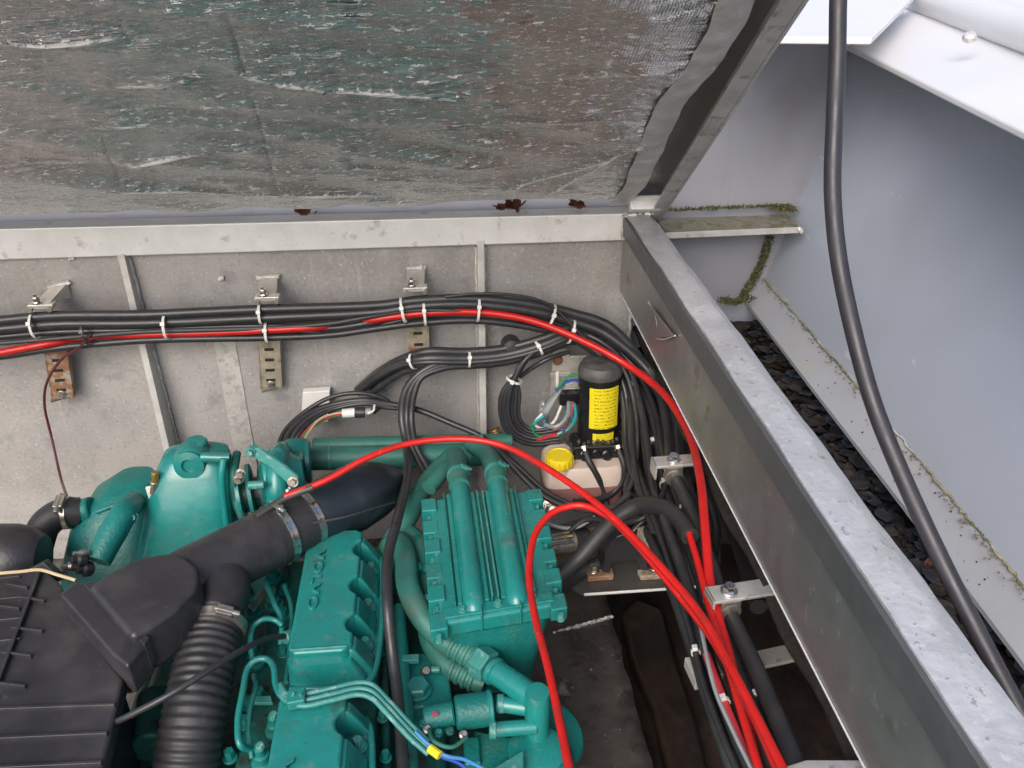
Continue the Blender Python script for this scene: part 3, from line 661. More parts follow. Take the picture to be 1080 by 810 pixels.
# --- valve covers with scalloped bolt recesses and raised lettering
def arc(c, r, a0, a1, n=7): return [(c[0] + r * math.cos(R(a0 + (a1 - a0) * i / n)), c[1] + r * math.sin(R(a0 + (a1 - a0) * i / n))) for i in range(n + 1)]
def valve_cover(y1, y0, xl, xr, letters, ly):
    zt = -.380; xb = xr - .034
    ys = [y1 - .055, (y1 + y0) / 2, y0 + .060]
    poly = [(xl, y0 + .012), (xl, y1 - .008), (xl + .008, y1), (xb - .012, y1), (xb, y1 - .010)]
    for yc in ys: poly += [(px_, py_) for px_, py_ in arc((xb + .010, yc), .024, 115, 245)]
    poly += [(xb, y0 + .012), (xb - .012, y0), (xl + .010, y0)]
    vb = obj('valve_cover', *g_prism([(a, b, zt) for a, b in poly], (0, 0, -.072)), 'teal', eng, bevel=.010, bseg=5)
    fo = [(xl - .004, y0 - .020), (xr - .022, y0 - .020), (xr - .006, y0 - .012), (xr, y0 + .010), (xr, y1 - .020), (xr - .010, y1 - .004), (xl - .004, y1 + .004)]
    prism('cover_flange', [(a, b, zt - .062) for a, b in fo], (0, 0, -.022), 'teal', vb, bevel=.005, bseg=3)
    # sloped rounded front and right skirts
    loft('front_skirt', [(((xl + xb) / 2 - .002, y0 + .004, zt - .020), ((xb - xl) / 2, 0, 0), (0, .012, 0), .45), (((xl + xr) / 2 - .008, y0 - .002, zt - .062), ((xr - xl) / 2 - .006, 0, 0), (0, .016, 0), .45)], 'teal', vb)
    tube('flange_rim', [(xl, y0 - .018, zt - .060), (xr - .022, y0 - .018, zt - .060), (xr - .005, y0, zt - .060), (xr - .003, y1 - .03, zt - .060), (xr - .012, y1 - .006, zt - .060)], .0055, 'teal', vb, 8)
    for yc in ys:
        lathe('boss', (xb + .014, yc, zt - .063), UPZ, [(.015, 0), (.014, .006), (.012, .008)], 'teal', vb, 16)
        bolt((xb + .014, yc, zt - .056), UPZ, .0070, .012, 'teal_edge', vb)
    cuts = [y1 - .012] + [e for yc in ys for e in (yc + .021, yc - .021)] + [y0 + .004]
    for i_ in range(0, len(cuts), 2):
        ya, yb_ = cuts[i_], cuts[i_ + 1]
        if ya - yb_ < .006: continue
        prism('skirt_web', [(xb - .006, ya, zt - .006), (xb + .004, ya, zt - .010), (xr - .006, ya, zt - .052), (xr - .004, ya, zt - .066), (xb - .006, ya, zt - .066)], (0, yb_ - ya, 0), 'teal', vb, bevel=.005, bseg=3)
    cu = bpy.data.curves.new('lettering', 'FONT'); cu.body = letters; cu.size = .0265; cu.extrude = .0030; cu.bevel_depth = .0007; cu.space_character = 1.2; cu.align_x = 'LEFT'
    to = bpy.data.objects.new('lettering', cu); C.objects.link(to)
    bpy.context.view_layer.update()
    dg = bpy.context.evaluated_depsgraph_get(); me = bpy.data.meshes.new_from_object(to.evaluated_get(dg)); bpy.data.objects.remove(to)
    rot = Matrix.Rotation(R(-90), 4, 'Z'); me.transform(Matrix.Translation(Vector((xl + .020, ly, zt + .001)) - ORG[vb]) @ rot @ Matrix.Diagonal((1.5, .9, 1, 1)))
    me.materials.clear(); me.materials.append(M['teal'])
    lo = bpy.data.objects.new('lettering', me); C.objects.link(lo); lo.parent = vb; ORG[lo] = ORG[vb]
    tube('seam_ridge', [(xl + .005, y0 + .006, zt + .0005), (xb - .008, y0 + .006, zt + .0005)], .0022, 'teal_edge', vb, 6)
    return vb
vc1 = valve_cover(1.285, .985, -.262, -.128, 'VOLVO', 1.225)
vc2 = valve_cover(.905, .60, -.262, -.128, 'VOLVO', .790)
st_ = P(300, 673, Z=-.40); cyl('breather_stub', P(309, 670, Z=-.405), st_, .011, 'teal_edge', vc1, 14)

# --- charge cooler with two tube ridges, ribs and lugged flange
ICQ = [P(452, 526, Z=-.375), P(562, 516, Z=-.375), P(588, 634, Z=-.375), P(463, 655, Z=-.375)]   # far-left, far-right, near-right, near-left
def IC(u, v, h=0.):
    return (ICQ[0] * (1 - u) * (1 - v) + ICQ[1] * u * (1 - v) + ICQ[2] * u * v + ICQ[3] * (1 - u) * v) + Vector((0, 0, h))
def icbox(name, u0, u1, v0, v1, h0, h1, mat, parent, bevel=.002):
    pts = [IC(u, v, h) for u in (u0, u1) for v in (v0, v1) for h in (h0, h1)]
    return obj(name, pts, BOXF, mat, parent, bevel=bevel)
ic = obj('charge_cooler', [IC(u, v, h) for u in (0, 1) for v in (0, 1.02) for h in (-.035, 0)], BOXF, 'teal', eng, bevel=.008, bseg=3)
loft('cooler_body', [(IC(.5, .52, -.034), (IC(1, .5) - IC(0, .5)) * .47, (IC(.5, 0) - IC(.5, 1)) * .50, .3), (IC(.5, .55, -.09), (IC(1, .5) - IC(0, .5)) * .42, (IC(.5, 0) - IC(.5, 1)) * .47, .35), (IC(.52, .58, -.20), (IC(1, .5) - IC(0, .5)) * .30, (IC(.5, 0) - IC(.5, 1)) * .40, .4)], 'teal_cast', ic)
for uc, rr in ((.30, .019), (.665, .020)):
    a, b = IC(uc, -.10, .008), IC(uc, .93, .001)
    obj('tube_ridge', *g_tube(spline([a, a.lerp(b, .5), b - UPZ * .001, b + (b - a) * .02 - UPZ * .008], 5), [rr] * 14 + [rr * .93, rr * .8], 18), 'teal', ic)
    for s in (-1, 1): icbox('rib', uc + s * .112 - .022, uc + s * .112 + .022, .0, .93, -.002, .008, 'teal', ic, .002); icbox('rib', uc + s * .155 - .006, uc + s * .155 + .006, .0, .93, -.002, .012, 'teal', ic, .0015)
for uc in (.46, .51): icbox('rib', uc - .010, uc + .010, .02, .92, -.002, .013, 'teal_edge', ic, .002)
icbox('front_ledge', .05, .97, .93, 1.0, -.004, .004, 'teal', ic, .002)
for uc in (.2, .5, .8):
    bolt(IC(uc, .965, .003), UPZ, .005, .007, 'teal_edge', ic)
for i in range(6):
    v = .02 + i * .185
    for sd_, u0, u1 in ((-1, -.075, .07), (1, .93, 1.075)):
        ob = icbox('lug', u0, u1, v, v + .115, -.026, .006 if i % 2 == 0 else .001, 'teal', ic, .003)
        bolt(IC((u0 + u1) / 2 + sd_ * .005, v + .145, -.014), UPZ, .0045, .010, 'teal_edge', ic)
for i in range(2): icbox('end_web', .34 + .33 * i, .36 + .33 * i, .9, 1.03, -.03, .012, 'teal', ic, .002)

# --- painted hoses feeding the cooler
def hose(name, pts, r, mat='teal_hose', ridge=None, seg=14): return tube(name, pts, r, mat, eng, seg, 8, ridge)
a1, a2 = IC(.30, -.10, .012), IC(.665, -.10, .012)
dI = (IC(.5, 0) - IC(.5, 1)).normalized()
h1 = hose('coolant_hose', [a1 - dI * .02, a1 + dI * .03, P(478, 482, Y=1.545), P(452, 508, Y=1.47), P(428, 548, Y=1.34), P(410, 580, Z=-.45), P(398, 600, Z=-.52), P(394, 620, Z=-.58)], .0215)
h2 = hose('coolant_hose', [a2 - dI * .02, a2 + dI * .03, P(512, 478, Y=1.55), P(499, 468, Y=1.60)], .0215)
h3 = hose('crossover_hose', [P(486, 489, Y=1.57), P(470, 494, Y=1.46), P(452, 515, Y=1.40)], .016)
for hc, c in ((h1, a1), (h2, a2)): clamp(c + dI * .018, dI, .0225, .010, eng, (0.3, -1, .4), 'teal_edge')
# long transfer pipe along the wall
tp0, tp1 = P(322, 484, Y=1.60), P(520, 479, Y=1.62)
cyl('transfer_pipe', tp0, tp1, .026, 'teal_hose', eng, 22)
cyl('transfer_pipe', P(330, 470, Y=1.64), P(540, 465, Y=1.66), .018, 'teal_hose', eng, 18)
for t in (.12, .55, .86): lathe('pipe_seam', tp0.lerp(tp1, t), tp1 - tp0, [(.0262, 0), (.0272, .001), (.0272, .005), (.0262, .006)], 'teal_edge', eng, 22)
tie(P(506, 469, Y=1.60), (1, -.1, -.2), .023, 'pale green tie strap around the painted hose at the top of the cooler', 'painted hose ties', 'teal_edge', .006)
# two U-bend hoses left of the cooler going down to the raw water pump
uA = pathZ([(406, 600, -.49), (411, 577, -.44), (421, 572, -.41), (428, 590, -.405), (431, 620, -.41), (446, 651, -.43), (468, 674, -.45), (492, 689, -.46), (508, 698, -.465)])
uB = pathZ([(418, 585, -.47), (427, 564, -.43), (440, 570, -.425), (448, 600, -.44), (450, 640, -.465), (454, 676, -.485), (470, 700, -.495), (492, 713, -.50), (512, 722, -.505)])
hose('u_bend_hose', uA, .0210); hose('u_bend_hose', uB, .0185)
for U_, r0, n_ in ((uA, .0210, 4), (uB, .0185, 4)):
    d = (U_[-1] - U_[-3]).normalized(); c0 = U_[-2]
    for k in range(n_):
        lathe('hose_rib', c0 + d * (.013 * (k - 2.2)), d, [(r0, 0), (r0 + .0028, .002), (r0 + .0028, .006), (r0, .008)], 'teal_hose', eng, 18)
# hex union + pump pipework
ua, ub = P(503, 695, Z=-.455), P(517, 705, Z=-.455); ud = (ub - ua).normalized()
lathe('hex_union', ua, ud, [(.025, 0), (.028, .003), (.028, .026), (.025, .029)], 'teal_edge', eng, 6, sharp=20)
ue = P(567, 738, Z=-.455)
cyl('pump_pipe', ub, ue, .0205, 'teal', eng, 22)
lathe('pipe_collar', ub + ud * .004, ud, [(.0205, 0), (.0235, .002), (.0235, .009), (.0205, .011)], 'teal', eng, 22)
et = P(567, 729, Z=-.425); 
lathe('elbow_post', et - UPZ * .13, UPZ, [(.020, 0), (.020, .124), (.0185, .129), (.010, .130)], 'teal', eng, 24)
for (qa, qb, z, r) in [((524, 742), (566, 748), -.475, .013), ((516, 770), (566, 766), -.49, .012)]:
    cyl('branch_pipe', P(*qa, Z=z), P(*qb, Z=z), r, 'teal', eng, 18)
    cyl('pipe_nut', P(*qa, Z=z), P(qa[0] + 8, qa[1], Z=z), r * 1.18, 'teal_edge', eng, 12)
sa, sb = P(480, 752, Z=-.478), P(519, 747, Z=-.478)
so_ = cyl('solenoid', sa, sb, .027, 'teal_cast', eng, 26)
lathe('solenoid_rim', sb - (sb - sa) * .12, sb - sa, [(.0272, 0), (.029, .002), (.029, .006), (.0272, .008)], 'teal', so_, 26)
cyl('solenoid_neck', P(448, 758, Z=-.485), sa, .020, 'teal_cast', eng, 20)
boxa('red_tag', P(459, 753, Z=-.461), (.0045, 0, 0), (0, .0035, 0), (0, 0, .002), 'w_pink', eng, bevel=.0005)
for i, (qx, qy) in enumerate([(450, 770), (462, 774), (474, 772), (488, 776), (446, 764)]):
    p = P(qx, qy, Z=-.49); lathe('terminal', p, (.2, -.5, 1), [(.007, 0), (.007, .008), (.004, .010), (.004, .016)], ['zinc', 'teal_cast', 'teal_dark'][i % 3], eng, 10)
tube('terminal_lead', [P(452, 768, Z=-.48), P(458, 782, Z=-.47), P(476, 788, Z=-.475), P(492, 778, Z=-.48)], .0035, 'teal_hose', eng, 8)
# raw water pump body, lower right corner
pc = P(566, 792, Z=-.53)
lathe('pump_body', pc - UPZ * .09, UPZ, [(.062, 0), (.064, .05), (.060, .070), (.048, .085), (.046, .094), (.030, .100)], 'teal', eng, 32)
lathe('pump_flange', P(585, 776, Z=-.60), (.35, -.2, .6), [(.052, -.01), (.055, -.004), (.055, .008), (.050, .012)], 'teal_cast', eng, 32)
prism('pump_bracket', [P(515, 812, Z=-.50), P(553, 789, Z=-.50), P(553, 830, Z=-.50), P(515, 835, Z=-.50)], (0, 0, -.10), 'teal_edge', eng, bevel=.004)
prism('pump_bracket', [P(500, 770, Z=-.53), P(545, 778, Z=-.53), P(530, 815, Z=-.53), P(498, 820, Z=-.53)], (0, 0, -.06), 'teal_cast', eng, bevel=.004)
box('pump_leg', P(498, 812, Z=-.55) - Vector((.012, .012, .05)), P(498, 782, Z=-.52) + Vector((.012, .01, 0)), 'teal_cast', eng, bevel=.004)
# thermostat area: casting with big hex plug between cover and cooler
prism('thermostat_housing', [P(418, 690, Z=-.50), P(470, 686, Z=-.50), P(478, 742, Z=-.50), P(424, 748, Z=-.50)], (0, 0, -.08), 'teal_cast', eng, bevel=.006)
hp = P(441, 728, Z=-.495); lathe('hex_plug', hp, UPZ, [(.017, 0), (.0195, .002), (.0195, .013), (.017, .016), (.005, .0165)], 'teal', eng, 6, sharp=20)
lathe('plug_washer', hp - UPZ * .002, UPZ, [(.023, 0), (.023, .003), (.021, .004)], 'teal_cast', eng, 24)
cyl('stud', P(450, 707, Z=-.485), P(446, 709, Z=-.50), .007, 'zinc', eng, 10)
cyl('drain_pipe', P(455, 706, Z=-.49), P(464, 706, Z=-.49), .006, 'teal_edge', eng, 10)
cyl('coolant_rail', P(421, 640, Z=-.49), P(436, 830, Z=-.49), .011, 'teal_cast', eng, 14)
cyl('coolant_rail', P(404, 640, Z=-.50), P(408, 830, Z=-.50), .007, 'teal_dark', eng, 12)
prism('rail_bracket', [P(424, 690, Z=-.478), P(442, 689, Z=-.478), P(442, 696, Z=-.478), P(424, 697, Z=-.478)], (0, 0, -.01), 'teal_edge', eng, bevel=.002)
for q in [(403, 605), (406, 668), (404, 758), (400, 690), (407, 800), (400, 640), (428, 803)]:
    bolt(P(*q, Z=-.478), UPZ, .006, .012, 'teal_cast', eng)
for q in [(448, 570), (450, 600), (452, 632)]:
    p = P(*q, Z=-.42); lathe('side_fitting', p, (-.8, -.3, .5), [(.009, 0), (.009, .006), (.006, .008), (.006, .016), (.009, .017), (.009, .022)], 'teal_cast', eng, 10)

# --- left of the covers: injectors, studs, return pipes
for q in [(290, 640), (270, 700), (292, 772), (288, 612), (268, 648), (278, 805), (300, 800)]:
    p = P(*q, Z=-.47)
    ij = lathe('injector', p, (-.05, 0, 1), [(.017, 0), (.017, .006), (.012, .008), (.012, .020), (.008, .022), (.008, .034), (.004, .036)], 'teal_cast', eng, 14)
    bolt(p + Vector((.0, .0, .034)), UPZ, .006, .008, 'teal_edge', ij, washer=False)
for q in [(301, 625), (254, 690), (300, 650), (262, 626), (275, 735), (300, 690), (258, 765), (262, 745), (243, 800)]:
    bolt(P(*q, Z=-.478), UPZ, .0075, .014, 'teal_cast', eng)
def pipe(name, pts, r, mat='teal'): return tube(name, pts, r, mat, eng, 10, 8)
pipe('return_pipe', pathZ([(262, 790, -.44), (253, 785, -.42), (251, 760, -.41), (256, 730, -.40), (262, 704, -.395), (270, 696, -.39), (281, 695, -.39), (288, 702, -.39), (291, 722, -.39), (297, 734, -.388), (306, 738, -.386)]), .0052)
pipe('return_pipe', pathZ([(266, 800, -.45), (262, 770, -.43), (264, 745, -.42), (270, 725, -.42), (268, 712, -.43)]), .0042, 'teal_cast')
pipe('return_pipe', pathZ([(266, 695, -.42), (264, 675, -.41), (268, 660, -.405), (278, 653, -.40), (290, 654, -.405), (298, 660, -.41)]), .0048)
pipe('return_pipe', pathZ([(281, 616, -.41), (290, 638, -.41), (297, 654, -.42), (296, 680, -.44)]), .0048)
pipe('return_pipe', pathZ([(300, 618, -.43), (307, 640, -.43), (305, 690, -.44), (302, 720, -.44)]), .0042, 'teal_cast')
prism('pipe_bracket', [P(262, 640, Z=-.44), P(274, 625, Z=-.44), P(279, 630, Z=-.44), P(268, 646, Z=-.44)], (0, 0, .004), 'zinc', eng, bevel=.001)
prism('pipe_bracket', [P(270, 737, Z=-.46), P(286, 736, Z=-.46), P(288, 744, Z=-.46), P(268, 744, Z=-.46)], (0, 0, .006), 'teal_edge', eng, bevel=.001)
# injector lines crossing between the two covers, with clamp block
for k in range(3):
    o_ = k * 6.2
    pipe('injector_line', pathZ([(296, 722 + o_ * .9, -.375), (303, 732 + o_ * .6, -.370), (320, 732 + o_, -.368), (350, 726 + o_, -.366), (378, 720 + o_, -.366), (392, 722 + o_ * 1.15, -.368), (406, 735 + o_ * 1.2, -.375), (432, 763 + o_ * 1.2, -.39), (452, 783 + o_ * 1.0, -.40)]), .0042, 'teal_edge')
boxa('line_clamp', P(313, 737, Z=-.366), (.013, .002, 0), (-.001, .013, 0), (0, 0, .009), 'teal', eng, bevel=.003)
for k in range(2): bolt(P(309 + k * 8, 733, Z=-.357), UPZ, .003, .003, 'teal_edge', eng, washer=False)

# --- exhaust elbow / turbo group at the back left
TA, TB = P(200, 583, Y=1.40), P(206, 478, Y=1.47)
dn = (TA - TB)
wr = lambda n, p: Vector((px(n, p), 0, 0)); wy = lambda d: Vector((0, d, 0))
tb = loft('turbo_oil_cooler', [(TA, wr(54, TA), wy(.055), .45), (TA.lerp(TB, .12), wr(51, TA), wy(.055), .45), (TA.lerp(TB, .55), wr(45, TA), wy(.05), .5), (TA.lerp(TB, .86), wr(39, TB), wy(.046), .55), (TB, wr(33, TB), wy(.040), .6), (TB + UPZ * .010, wr(22, TB), wy(.028), .7)], 'teal', eng, 40)
loft('foot_flange', [(TA + UPZ * .004, wr(58, TA), wy(.062), .3), (TA - UPZ * .022, wr(59, TA), wy(.064), .3)], 'teal_edge', tb)
lathe('filler_cap', TB + Vector((.005, .0, .004)), UPZ, [(.028, 0), (.028, .006), (.023, .008), (.023, .022), (.020, .026), (.006, .027)], 'teal', tb, 22)
pf = P(200, 493, Y=1.425); lathe('plug_boss', pf + Vector((0, .03, 0)), (0, -1, .18), [(.036, 0), (.034, .022), (.029, .028), (.029, .034), (.014, .036), (.013, .030), (.002, .030)], 'teal', tb, 26)
prism('boss_rib', [P(190, 505, Y=1.425), P(210, 505, Y=1.425), P(204, 545, Y=1.395), P(198, 545, Y=1.395)], (0, .02, -.005), 'teal', tb, bevel=.004)
cyl('side_arm', P(212, 482, Y=1.42), P(243, 483, Y=1.42), .010, 'teal', tb, 14)
tube('side_strap', [P(236, 484, Y=1.40), P(234, 500, Y=1.39), P(236, 530, Y=1.38), P(240, 562, Y=1.36)], .007, 'teal', tb, 10)
# left water-cooled exhaust housing
LHc = P(122, 560, Y=1.44)
lh = loft('exhaust_housing', [(P(118, 612, Y=1.38), wr(46, LHc), wy(.06), .5), (P(118, 585, Y=1.42), wr(46, LHc), wy(.07), .5), (P(122, 548, Y=1.46), wr(42, LHc), wy(.07), .55), (P(132, 520, Y=1.49), wr(34, LHc), wy(.06), .6), (P(140, 505, Y=1.51), wr(20, LHc), wy(.045), .7), (P(142, 501, Y=1.52), wr(8, LHc), wy(.02), .8)], 'teal_cast', eng, 36)
tube('housing_rib', [P(102, 540, Y=1.39), P(122, 533, Y=1.40), P(150, 528, Y=1.41)], .005, 'teal_cast', lh, 8)
tube('outlet_pipe', [P(143, 528, Y=1.42), P(132, 540, Y=1.37), P(120, 560, Y=1.33), P(104, 592, Y=1.28)], [.020, .025, .026, .022], 'teal_cast', lh, 18)
bolt(P(140, 545, Y=1.36), (0.2, -1, .5), .007, .010, 'teal_edge', lh)
cyl('inlet_stub', P(84, 540, Y=1.45), P(98, 536, Y=1.45), .025, 'teal_cast', lh, 18)
p = P(158, 516, Y=1.42); boxa('ground_strap', P(161, 527, Y=1.42), (.006, 0, .001), (0, .003, 0), (0, -.003, .034), 'connector', eng, bevel=.001)
cyl('sensor_tip', P(163, 498, Y=1.42), P(164, 508, Y=1.42), .007, 'brass', eng, 10); cyl('sensor_body', P(163, 508, Y=1.42), P(162, 520, Y=1.42), .008, 'zinc', eng, 8)
# black elbow hose at far left and its pale clamp
e_ = tube('rubber_elbow', [P(84, 540, Y=1.45), P(66, 541, Y=1.44), P(48, 553, Y=1.42), P(38, 580, Y=1.39)], .030, 'rubber', eng, 18)
clamp(P(70, 541, Y=1.442), (1, 0, .02), .0315, .018, eng, (0, -.3, 1), 'zinc')
# turbocharger: flange discs, compressor scroll, band clamp
tc_ = P(262, 522, Y=1.42); ax = Vector((1, .18, .05)).normalized()
for k, (d, r_) in enumerate([(-.020, .058), (.002, .062), (.024, .050)]):
    lathe('turbo_disc', tc_ + ax * d, ax, [(r_ * .5, 0), (r_, .002), (r_, .009), (r_ * .6, .012)], ['teal', 'teal_cast', 'teal_dark'][k], eng, 32)
cyl('turbo_core', tc_ - ax * .03, tc_ + ax * .07, .034, 'teal_dark', eng, 22)
sc = P(296, 508, Y=1.42)
lathe('compressor_housing', sc - ax * .035, ax, [(.045, 0), (.066, .010), (.072, .030), (.068, .055), (.050, .070), (.042, .082)], 'teal', eng, 36)
tube('compressor_scroll', [sc + ax * .005 + Vector((0, .062 * math.cos(t), .062 * math.sin(t))) for t in [R(a) for a in range(-60, 280, 20)]], [.010 + .0012 * i for i in range(17)], 'teal', eng, 14)
bc = P(322, 487, Y=1.52)
lathe('band_clamp', bc, (1, .1, -.03), [(.040, -.012), (.046, -.010), (.047, -.002), (.043, 0), (.047, .002), (.046, .010), (.040, .012)], 'teal', eng, 32)
lathe('outlet_collar', P(300, 484, Y=1.52), (1, .1, -.03), [(.036, 0), (.042, .01), (.042, .04), (.036, .05)], 'teal_cast', eng, 28)
sp = [P(262, 474, Y=1.36), P(272, 473, Y=1.36), P(296, 489, Y=1.345), P(315, 504, Y=1.335), P(314, 513, Y=1.335), P(304, 511, Y=1.335), P(284, 492, Y=1.345), P(262, 480, Y=1.36)]
stp = prism('support_strap', sp, (0, .007, .002), 'teal_edge', eng, bevel=.0015)
bolt(P(309, 508, Y=1.334), (0, -1, .3), .007, .008, 'zinc', stp); bolt(P(264, 477, Y=1.358), (0, -1, .3), .006, .007, 'teal_edge', stp)
cyl('link_pin', P(262, 512, Y=1.34), P(279, 511, Y=1.34), .008, 'teal_edge', eng, 12)
for q in [(254, 499), (252, 505), (268, 474)]: bolt(P(*q, Y=1.37), (0, -1, .2), .0065, .010, 'zinc' if q[1] > 490 else 'teal_edge', eng)
tube('oil_pipe', [P(250, 478, Y=1.45), P(247, 500, Y=1.40), P(250, 530, Y=1.38), P(262, 560, Y=1.33)], .008, 'teal_dark', eng, 10)
tube('oil_pipe', [P(286, 540, Y=1.40), P(292, 580, Y=1.33), P(300, 610, Y=1.26)], .010, 'teal_dark', eng, 10)

# ================================================================ BLACK AIR INTAKE
ai = root('air_filter_box', P(60, 700, Z=-.60), 'large ribbed black plastic air filter box at lower left', 'air filter')
ZF = -.34
fp = [(-40, 622), (2, 604), (40, 596), (62, 612), (78, 640), (131, 716), (104, 830), (-40, 850)]
prism('filter_lid', [P(*q, Z=ZF) for q in fp], (0, 0, -.030), 'black', ai, bevel=.008, bseg=3)
prism('filter_base', [P(*q, Z=ZF - .032) + Vector((-.006, 0, 0)) for q in fp], (0, 0, -.17), 'black', ai, bevel=.010, bseg=3)
def rib(a, b, wd=.0025, h=.006, z=ZF):
    a, b = P(*a, Z=z), P(*b, Z=z); d = (b - a); n = Vector((-d.y, d.x, 0)).normalized()
    boxa('rib', (a + b) / 2 + UPZ * h * .3, d / 2, n * wd, UPZ * h * .7, 'black', ai, bevel=.0012)
rib((-20, 750), (122, 745)); rib((-20, 781), (114, 775)); rib((-20, 812), (108, 806))
rib((44, 602), (-2, 724), .003, .008)
for k, (ya, xa, xb) in enumerate([(618, 30, 6), (640, 22, -10), (664, 46, 13), (690, 34, 3), (722, 28, -6), (632, 48, 22)]): rib((xb, ya), (xa, ya + 4), .002, .007)
for k in range(4): rib((-6, 612 + k * 22), (22, 609 + k * 22), .0018, .005)
# outlet snout: flanged rectangular mouth blending into the round duct
Zs = -.30
sn = prism('outlet_flange', [P(*q, Z=Zs) for q in [(62, 626), (80, 612), (100, 620), (157, 676), (134, 703), (118, 690)]], (0, 0, -.06), 'black', ai, bevel=.006)
prism('flange_groove', [P(*q, Z=Zs + .004) for q in [(88, 616), (96, 612), (158, 672), (152, 680)]], (0, 0, -.05), 'black', ai, bevel=.002)
d0 = P(118, 650, Z=-.33); d1 = P(206, 608, Z=-.345); d2 = P(292, 564, Z=-.355); d3 = P(322, 548, Z=-.36); d4 = P(385, 520, Z=-.37)
dd = (d2 - d1).normalized(); dr = dd.cross(UPZ).normalized()
sno = [(92, 618), (120, 600), (150, 586), (176, 582), (196, 586), (208, 597), (211, 610), (205, 623), (186, 641), (160, 660), (138, 672)]
prism('outlet_snout', [P(*q, Z=-.285) for q in sno], (0, 0, -.085), 'black', ai, bevel=.010, bseg=4)
loft('outlet_duct', [(d1 - dd * .07, dr * .045, UPZ * .042, 1), (d1 - dd * .03, dr * .054, UPZ * .052, 1), (d1, dr * .056, UPZ * .054, 1), (d1.lerp(d2, .6), dr * .055, UPZ * .055, 1), (d2, dr * .054, UPZ * .054, 1)], 'black', ai, 40)
# branch going down to the ribbed hose
br0 = P(232, 615, Z=-.36); br1 = P(228, 650, Z=-.375)
tube('duct_branch', [P(214, 596, Z=-.36), br0, P(229, 640, Z=-.37), br1], [.050, .050, .046, .044], 'black', ai, 26)
ds = root('intake_hose', d3, 'smooth black rubber intake hose with two steel clamps at the turbo', 'hose')
tube('hose_sleeve', [d2 - dd * .02, d2, d2.lerp(d3, .5), d3, d3 + dd * .015], .0565, 'rubber', ds, 32)
tube('intake_elbow', [d3 - dd * .01, d3 + dd * .02, d3.lerp(d4, .6), d4, P(408, 512, Z=-.40)], [.054, .056, .062, .066, .060, .045], 'rubber_blue', ds, 32)
clamp(d2 + dd * .004, dd, .0568, .015, ds, (-.3, -.35, 1)); clamp(d3 - dd * .0, dd, .0572, .014, ds, (-.8, .3, .6))
tube('mould_line', [P(330, 552, Z=-.33), P(365, 545, Z=-.325), P(398, 535, Z=-.335), P(416, 530, Z=-.35)], .002, 'rubber', ds, 6)
rh = root('ribbed_hose', P(190, 812, Z=-.5), 'black corrugated rubber hose running down beside the engine block', 'hose')
tube('corrugated_tube', [br1, P(222, 672, Z=-.385), P(214, 710, Z=-.40), P(203, 765, Z=-.43), P(190, 850, Z=-.50)], .047, 'rubber', rh, 36, 8, (.0135, .0015))
clamp(P(227, 660, Z=-.378), br1 - P(222, 672, Z=-.385), .0485, .016, rh, (.5, -.5, .9), 'zinc')
cn = root('black_canister', P(0, 600, Y=1.2), 'glossy black rounded canister at the left edge above the filter box', 'canister')
ca, cb = P(-60, 590, Y=1.30), P(46, 590, Y=1.30)
lathe('canister_body', ca, cb - ca, [(.060, 0), (.066, .03), (.066, (cb - ca).length - .05), (.060, (cb - ca).length - .02), (.045, (cb - ca).length), (.02, (cb - ca).length + .004)], 'black', cn, 32)
prism('canister_bracket', [P(30, 600, Y=1.22), P(45, 592, Y=1.22), P(66, 612, Y=1.20), P(40, 622, Y=1.20)], (0, .02, -.01), 'black', cn, bevel=.003)
# small cluttered fittings under the outlet pipe
for q, r_, m_ in [((76, 598), .010, 'zinc'), ((86, 590), .012, 'rubber'), ((92, 600), .014, 'rubber'), ((68, 602), .007, 'steel'), ((88, 583), .006, 'zinc')]:
    p = P(*q, Y=1.27); lathe('pipe_fitting', p, (-.6, -.5, .4), [(r_ * .7, -.01), (r_, -.006), (r_, .006), (r_ * .6, .010), (r_ * .6, .018)], m_, eng, 10)
# lower-left dark bits between filter box and ribbed hose
box('starter_casing', P(150, 790, Z=-.58) - Vector((.05, .12, .08)), P(150, 790, Z=-.58) + Vector((.06, .22, .0)), 'teal_cast', eng, bevel=.02, bseg=3)
cyl('oil_filler', P(165, 735, Z=-.50), P(158, 790, Z=-.50), .030, 'teal_dark', eng, 20)
bolt(P(139, 725, Z=-.50), UPZ, .008, .012, 'zinc', eng); cyl('sensor', P(163, 700, Z=-.45), P(150, 706, Z=-.46), .007, 'zinc', eng, 10)

